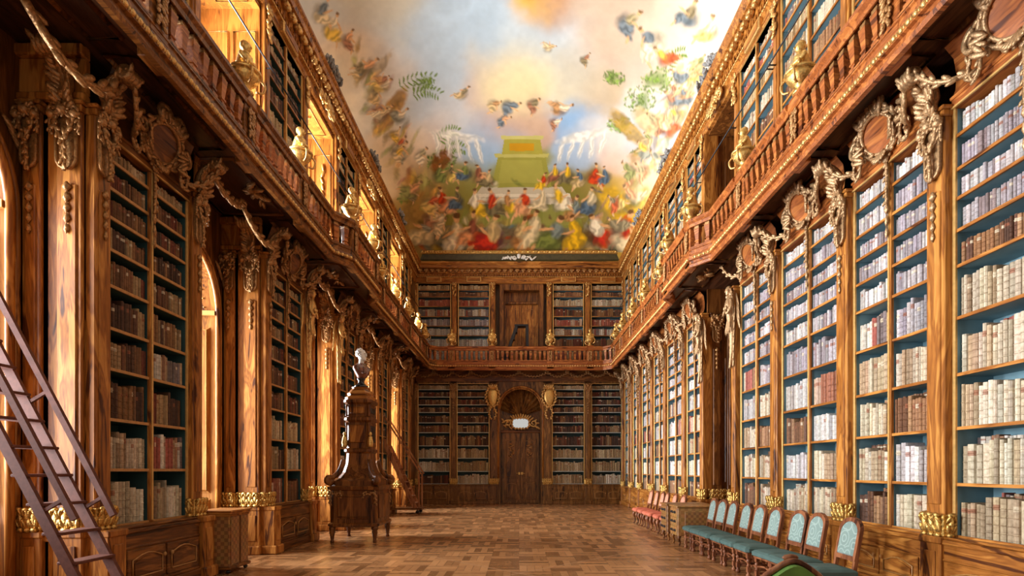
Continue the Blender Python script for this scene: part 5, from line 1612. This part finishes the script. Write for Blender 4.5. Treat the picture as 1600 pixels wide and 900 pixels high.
def fbm(u, v, cell, seed, o=4): return sum(vnoise(u, v, cell / 2 ** k, seed + k) / 2 ** (k + 1) for k in range(o)) / (1 - .5 ** o)
def lin(c): c = np.array(c) / 255.; return np.where(c < .04045, c / 12.92, ((c + .055) / 1.055) ** 2.4)
wu = (fbm(U, V, 70, 11) - .5) * 70; wv = (fbm(U, V, 70, 21) - .5) * 70
CTRL = [  # u, v, colour, reach
 (650, 60, (196, 208, 216), 60), (720, 40, (190, 205, 216), 60), (640, 140, (200, 210, 216), 45), (860, 70, (196, 206, 212), 50), (560, 30, (214, 212, 206), 35), (600, 10, (226, 216, 190), 35),
 (700, 110, (196, 208, 216), 50), (560, 80, (232, 206, 176), 35), (590, 130, (240, 224, 200), 40), (540, 140, (246, 230, 204), 35), (620, 95, (226, 204, 178), 28), (690, 175, (212, 206, 200), 30),
 (800, 130, (242, 224, 178), 45), (760, 110, (226, 206, 176), 28), (740, 140, (220, 190, 168), 25), (780, 185, (196, 160, 140), 28), (825, 190, (200, 168, 148), 25), (850, 120, (232, 218, 184), 35),
 (900, 110, (202, 190, 168), 30), (930, 130, (196, 176, 150), 30), (960, 60, (206, 184, 164), 35), (870, 15, (186, 140, 100), 28), (840, 5, (232, 180, 90), 22), (930, 25, (200, 180, 160), 30), (990, 110, (206, 188, 172), 30),
 (1060, 60, (218, 200, 180), 35), (1100, 30, (224, 214, 196), 35), (1120, 60, (236, 228, 214), 30), (1060, 110, (222, 206, 186), 30), (880, 180, (150, 178, 208), 28), (760, 205, (168, 190, 210), 28), (720, 195, (206, 206, 206), 26),
 (690, 210, (222, 200, 180), 28), (640, 230, (236, 214, 188), 30), (620, 270, (228, 206, 176), 26), (910, 230, (176, 190, 206), 28), (950, 220, (226, 214, 200), 28), (990, 210, (186, 198, 208), 26), (980, 250, (222, 190, 170), 28), (1010, 280, (226, 206, 176), 24), (1000, 180, (214, 204, 190), 26),
 (660, 280, (186, 160, 120), 22), (700, 270, (150, 140, 90), 22), (690, 320, (160, 140, 90), 22), (650, 330, (170, 140, 90), 20), (740, 330, (136, 126, 70), 24), (820, 330, (130, 126, 66), 30), (820, 280, (152, 146, 76), 26), (880, 320, (130, 120, 66), 26), (930, 310, (150, 130, 80), 24), (970, 310, (196, 160, 90), 24), (960, 350, (186, 146, 80), 22), (900, 370, (128, 110, 70), 24), (820, 375, (122, 112, 74), 30), (740, 378, (118, 106, 70), 24), (680, 370, (140, 118, 76), 22)]
num = np.zeros((len(U), 3)); den = np.full(len(U), 1e-9)
for (u, v, c, r_) in CTRL:
    wgt = np.exp(-(((U + wu - u) ** 2 + (V + wv - v) ** 2) / (2 * (r_ * .72) ** 2))) + 1e-7 / (1 + ((U - u) ** 2 + (V - v) ** 2) / 2000)
    num += wgt[:, None] * lin(c); den += wgt
C = num / den[:, None]
# cloud billows: lighten the crests, warm the hollows
bil = np.abs(fbm(U + wu, V + wv, 60, 31, 5) - .5) * 2
cl = np.clip((fbm(U, V, 120, 41) - .42) * 4, 0, 1)
C = C * (1 + .30 * (cl * (.35 - bil) * 1.5)[:, None])
C *= (.93 + .14 * fbm(U, V, 9, 51, 3))[:, None]
UW = U + (fbm(U, V, 22, 61) - .5) * 11; VW = V + (fbm(U, V, 22, 71) - .5) * 11
def ellp(cu, cv, ru, rv, ang, c, soft=.25, alpha=1.0, shade=.3):
    global C
    m = (np.abs(UW - cu) < max(ru, rv) * 1.6) & (np.abs(VW - cv) < max(ru, rv) * 1.6)
    if not m.any(): return
    du, dv = UW[m] - cu, VW[m] - cv; ca, sa = math.cos(ang), math.sin(ang)
    a, b = (du * ca + dv * sa) / ru, (-du * sa + dv * ca) / rv
    wob = .22 * (vnoise(U[m], V[m], max(3, min(ru, rv) * .6), int(cu) % 50) - .5)
    d = np.sqrt(a * a + b * b) + wob
    al = np.clip((1 - d) / soft, 0, 1) * alpha
    fold = 1 + shade * np.sin(b * 3 + 6 * a + 4 * vnoise(U[m], V[m], 6, 77)) * .8
    C[m] = C[m] * (1 - al[:, None]) + al[:, None] * (lin(c) * fold[:, None])
def quad(pts, c, alpha=1.0):
    global C
    inside = np.ones(len(U), bool); n = len(pts)
    for i in range(n):
        (x0, y0), (x1, y1) = pts[i], pts[(i + 1) % n]
        inside &= ((x1 - x0) * (V - y0) - (y1 - y0) * (U - x0)) >= 0
    C[inside] = C[inside] * (1 - alpha) + alpha * lin(c) * (.92 + .16 * fbm(U[inside], V[inside], 12, 5))[:, None]
DRAPE = [(178, 66, 40), (214, 172, 78), (76, 92, 106), (212, 192, 156), (112, 118, 66), (166, 118, 78), (218, 186, 112), (120, 126, 118), (228, 212, 184), (136, 84, 64), (208, 150, 112), (104, 92, 66), (150, 138, 104), (196, 168, 124)]
SKIN = (216, 168, 124)
def figure(u, v, s, lean=0.0, light=0.0, rr=None):
    """a draped body: mantle, torso, two limbs, head; soft brushwork"""
    q = rr or rs
    mixc = lambda c: tuple(np.array(c) * (1 - light) + np.array((238, 218, 190)) * light)
    c1, c2 = DRAPE[q.randint(len(DRAPE))], DRAPE[q.randint(len(DRAPE))]; ca, sa = math.cos(lean), math.sin(lean)
    P = lambda a, b: (u + a * ca - b * sa, v + a * sa + b * ca)
    k = q.choice([-1, 1]); f = .45
    ellp(*P(-k * s * .06, s * .14), s * .30, s * .36, lean, mixc(tuple(np.array(c1) * .55)), .6, .75)
    ellp(*P(k * s * .12, s * .24), s * .34, s * .24, lean + q.uniform(-.5, .5), mixc(c1), f, 1, .45)
    ellp(*P(k * s * .30, s * .34), s * .24, s * .10, lean + q.uniform(-.3, .9) * k, mixc(c1), f, .9, .45)
    ellp(*P(0, -.05 * s), s * .17, s * .26, lean, mixc(c2), f, 1, .4)
    ellp(*P(k * s * .20, -.02 * s), s * .20, s * .05, lean + q.uniform(-.8, .8), mixc(SKIN), f, .95, .1)
    ellp(*P(k * s * .42, s * .46), s * .16, s * .05, lean + 1.1 * k, mixc(SKIN), f, .9, .1)
    ellp(*P(0, -.33 * s), s * .075, s * .095, lean, mixc(SKIN), f, 1, .1)
    ellp(*P(-k * .02 * s, -.39 * s), s * .085, s * .06, lean, mixc((100, 70, 44)), f, 1, .1)
def foliage(u, v, r_, n, c=(104, 122, 66)):
    for k in range(4): ellp(u + rs.uniform(-.4, .4) * r_, v + rs.uniform(-.3, .3) * r_, r_ * rs.uniform(.4, .8), r_ * rs.uniform(.3, .5), rs.uniform(0, PI), tuple(np.array(c) * 1.1), .8, .6)
    for k in range(n * 3):
        a, d = rs.uniform(0, 2 * PI), rs.rand() ** .5 * r_
        cc = np.array(c) * rs.uniform(.7, 1.45)
        ellp(u + d * math.cos(a), v + d * .7 * math.sin(a), rs.uniform(2, 5), rs.uniform(1.2, 2.6), rs.uniform(0, PI), tuple(np.clip(cc, 0, 255)), .7, .8)
def frond(u, v, L_, a0, n=9, c=(110, 132, 66)):
    for k in range(n):
        t = (k + 1) / n; a = a0 + .9 * t - .3; cu, cv = u + L_ * t * math.cos(a0), v + L_ * t * math.sin(a0) - 8 * math.sin(PI * t)
        for s_ in (-1, 1): ellp(cu + 6 * math.cos(a + s_ * 1.1), cv + 6 * math.sin(a + s_ * 1.1), 8 * (1.1 - .5 * t), 1.7, a + s_ * 1.1, c, .5)
# trees, ruins and rocks
for (u, v, r_, n) in ((665, 130, 18, 16), (690, 250, 24, 30), (660, 290, 22, 26), (960, 122, 16, 20), (1030, 125, 30, 36), (1000, 155, 28, 30), (970, 195, 20, 14), (1000, 240, 14, 12), (640, 310, 18, 16), (1080, 120, 18, 14)): foliage(u, v, r_, n)
frond(620, 140, 60, -.35); frond(640, 150, 46, -.1); frond(680, 225, 40, -.5); frond(690, 240, 36, -.2); frond(1040, 110, 40, -.8)
for (u, v, ru, rv, a, c) in ((610, 175, 52, 14, -1.0, (176, 132, 70)), (590, 110, 40, 9, -.9, (178, 160, 136)), (980, 200, 46, 14, .8, (170, 138, 76)), (1010, 190, 32, 20, .9, (206, 184, 140)), (690, 250, 14, 26, .5, (130, 74, 44)), (660, 320, 60, 26, -.8, (160, 130, 84)), (965, 320, 46, 20, .8, (214, 170, 84)), (1000, 260, 26, 14, .8, (214, 180, 150))): ellp(u, v, ru, rv, a, c, .3, .85)
# a plain stepped terrace in olive and pale stone, a colonnade behind it
quad([(690, 352), (950, 352), (985, 394), (655, 394)], (124, 114, 86)); quad([(728, 318), (900, 318), (912, 356), (716, 356)], (134, 132, 74))
for k in range(6): quad([(736 + 28 * k, 324), (756 + 28 * k, 324), (757 + 28 * k, 352), (735 + 28 * k, 352)], (148, 144, 86), .6)
quad([(740, 302), (890, 302), (896, 319), (730, 319)], (226, 212, 186)); quad([(752, 292), (878, 292), (886, 303), (744, 303)], (200, 186, 162)); quad([(740, 308), (892, 308), (893, 310), (738, 310)], (170, 156, 132), .6)
quad([(778, 244), (852, 244), (862, 293), (768, 293)], (156, 150, 84)); quad([(784, 250), (846, 250), (852, 286), (778, 286)], (172, 164, 96), .7); quad([(772, 240), (858, 240), (856, 246), (774, 246)], (190, 180, 116))
quad([(788, 216), (844, 216), (848, 241), (784, 241)], (170, 160, 88)); quad([(796, 224), (834, 224), (834, 236), (796, 236)], (202, 146, 66), .8); quad([(782, 212), (850, 212), (848, 218), (784, 218)], (198, 188, 126))
for s_ in (-1, 1):
    for k in range(5): ellp(812 + s_ * (62 + 17 * k), 236 - 3 * k, 5.0, 24, s_ * .25, (240, 232, 216), .5, .75)
    ellp(812 + s_ * 100, 212, 52, 9, s_ * -.18, (242, 234, 218), .5, .75)
# brushed crowd tones under the groups, then the groups: foot, terrace, both sides, among the clouds
for k in range(150):
    u = rs.uniform(655, 985); v = 392 - abs(rs.normal(0, 34)); ellp(u, v, rs.uniform(6, 18), rs.uniform(3, 9), rs.uniform(-.9, .9), tuple(np.array(DRAPE[rs.randint(len(DRAPE))]) * rs.uniform(.45, 1.0)), .7, .7, .4)
for k in range(150):
    t = rs.rand(); s_ = 1 if k % 2 else -1; d = abs(rs.normal(0, 26))
    u, v = (528 + 135 * t + d, 70 + 300 * t) if s_ < 0 else (1105 - 128 * t - d, 95 + 290 * t)
    ellp(u, v, rs.uniform(10, 24), rs.uniform(3, 8), (1.0 if s_ > 0 else -1.0) * -1 + rs.uniform(-.4, .4) if s_ > 0 else -1.0 + rs.uniform(-.4, .4), tuple(np.array((206, 172, 120)) * rs.uniform(.62, 1.15) + rs.uniform(-24, 24, 3)), .7, .6, .3)
for u in np.arange(690, 950, 26): figure(u, 318 + rs.uniform(-9, 9), rs.uniform(40, 52), rs.uniform(-.25, .25), .08)
for u in np.arange(676, 975, 33): figure(u + rs.uniform(-7, 7), 362 + rs.uniform(-6, 6), rs.uniform(60, 78), rs.uniform(-.4, .4))
for u in (688, 706, 728, 748, 764, 850, 866, 886, 906, 928, 946): figure(u, 282 + rs.uniform(-16, 12), rs.uniform(30, 42), rs.uniform(-.25, .25), .08)
for k in range(44):
    t = rs.rand(); s_ = k % 2
    if s_ == 0: figure(540 + 126 * t + rs.uniform(0, 40), 80 + 275 * t + rs.uniform(-14, 8), rs.uniform(26, 44), .8, .3)
    else: figure(1095 - 122 * t - rs.uniform(0, 40), 100 + 260 * t + rs.uniform(-14, 8), rs.uniform(26, 44), -.8, .3)
for (u, v, s, l) in ((725, 145, 28, .6), (860, 76, 26, 1.3), (915, 92, 24, .8), (880, 170, 38, 1.2), (868, 190, 26, 1.3), (800, 165, 38, 1.2), (775, 160, 30, 1.4), (835, 160, 30, 1.0), (790, 188, 26, 1.4), (985, 30, 54, .9), (1015, 62, 62, -.7), (1036, 88, 44, -.7), (1080, 20, 56, .3), (1110, 45, 52, .2), (520, 40, 48, .5), (505, 15, 48, .4), (1095, 95, 34, .6), (545, 60, 38, .6)): figure(u, v, s, l, .25)
lum = C.mean(1, keepdims=True); C = np.clip((lum + (C - lum) * 1.25) * .90, 0.008, .92)
faces = []
idx = np.arange(NV * NU).reshape(NV, NU)
q = np.stack([idx[:-1, :-1], idx[1:, :-1], idx[1:, 1:], idx[:-1, 1:]], -1).reshape(-1, 4)
me = bpy.data.meshes.new('ceiling'); me.from_pydata(Pm.tolist(), [], q.tolist())
me.polygons.foreach_set('use_smooth', [True] * len(q))
a_ = me.color_attributes.new('paint', 'FLOAT_COLOR', 'POINT'); a_.data.foreach_set('color', np.concatenate([C, np.ones((len(C), 1))], 1).reshape(-1))
m, nt, b = mat('fresco')
vc = nt.nodes.new('ShaderNodeVertexColor'); vc.layer_name = 'paint'; nt.links.new(vc.outputs['Color'], b.inputs['Base Color']); b.inputs['Roughness'].default_value = .75; b.inputs['Specular IOR Level'].default_value = .2
me.materials.append(m)
o = bpy.data.objects.new('ceiling', me); col.objects.link(o); o['kind'] = 'structure'; o['label'] = 'vaulted ceiling painted with a sky, clouds, trees and draped groups'
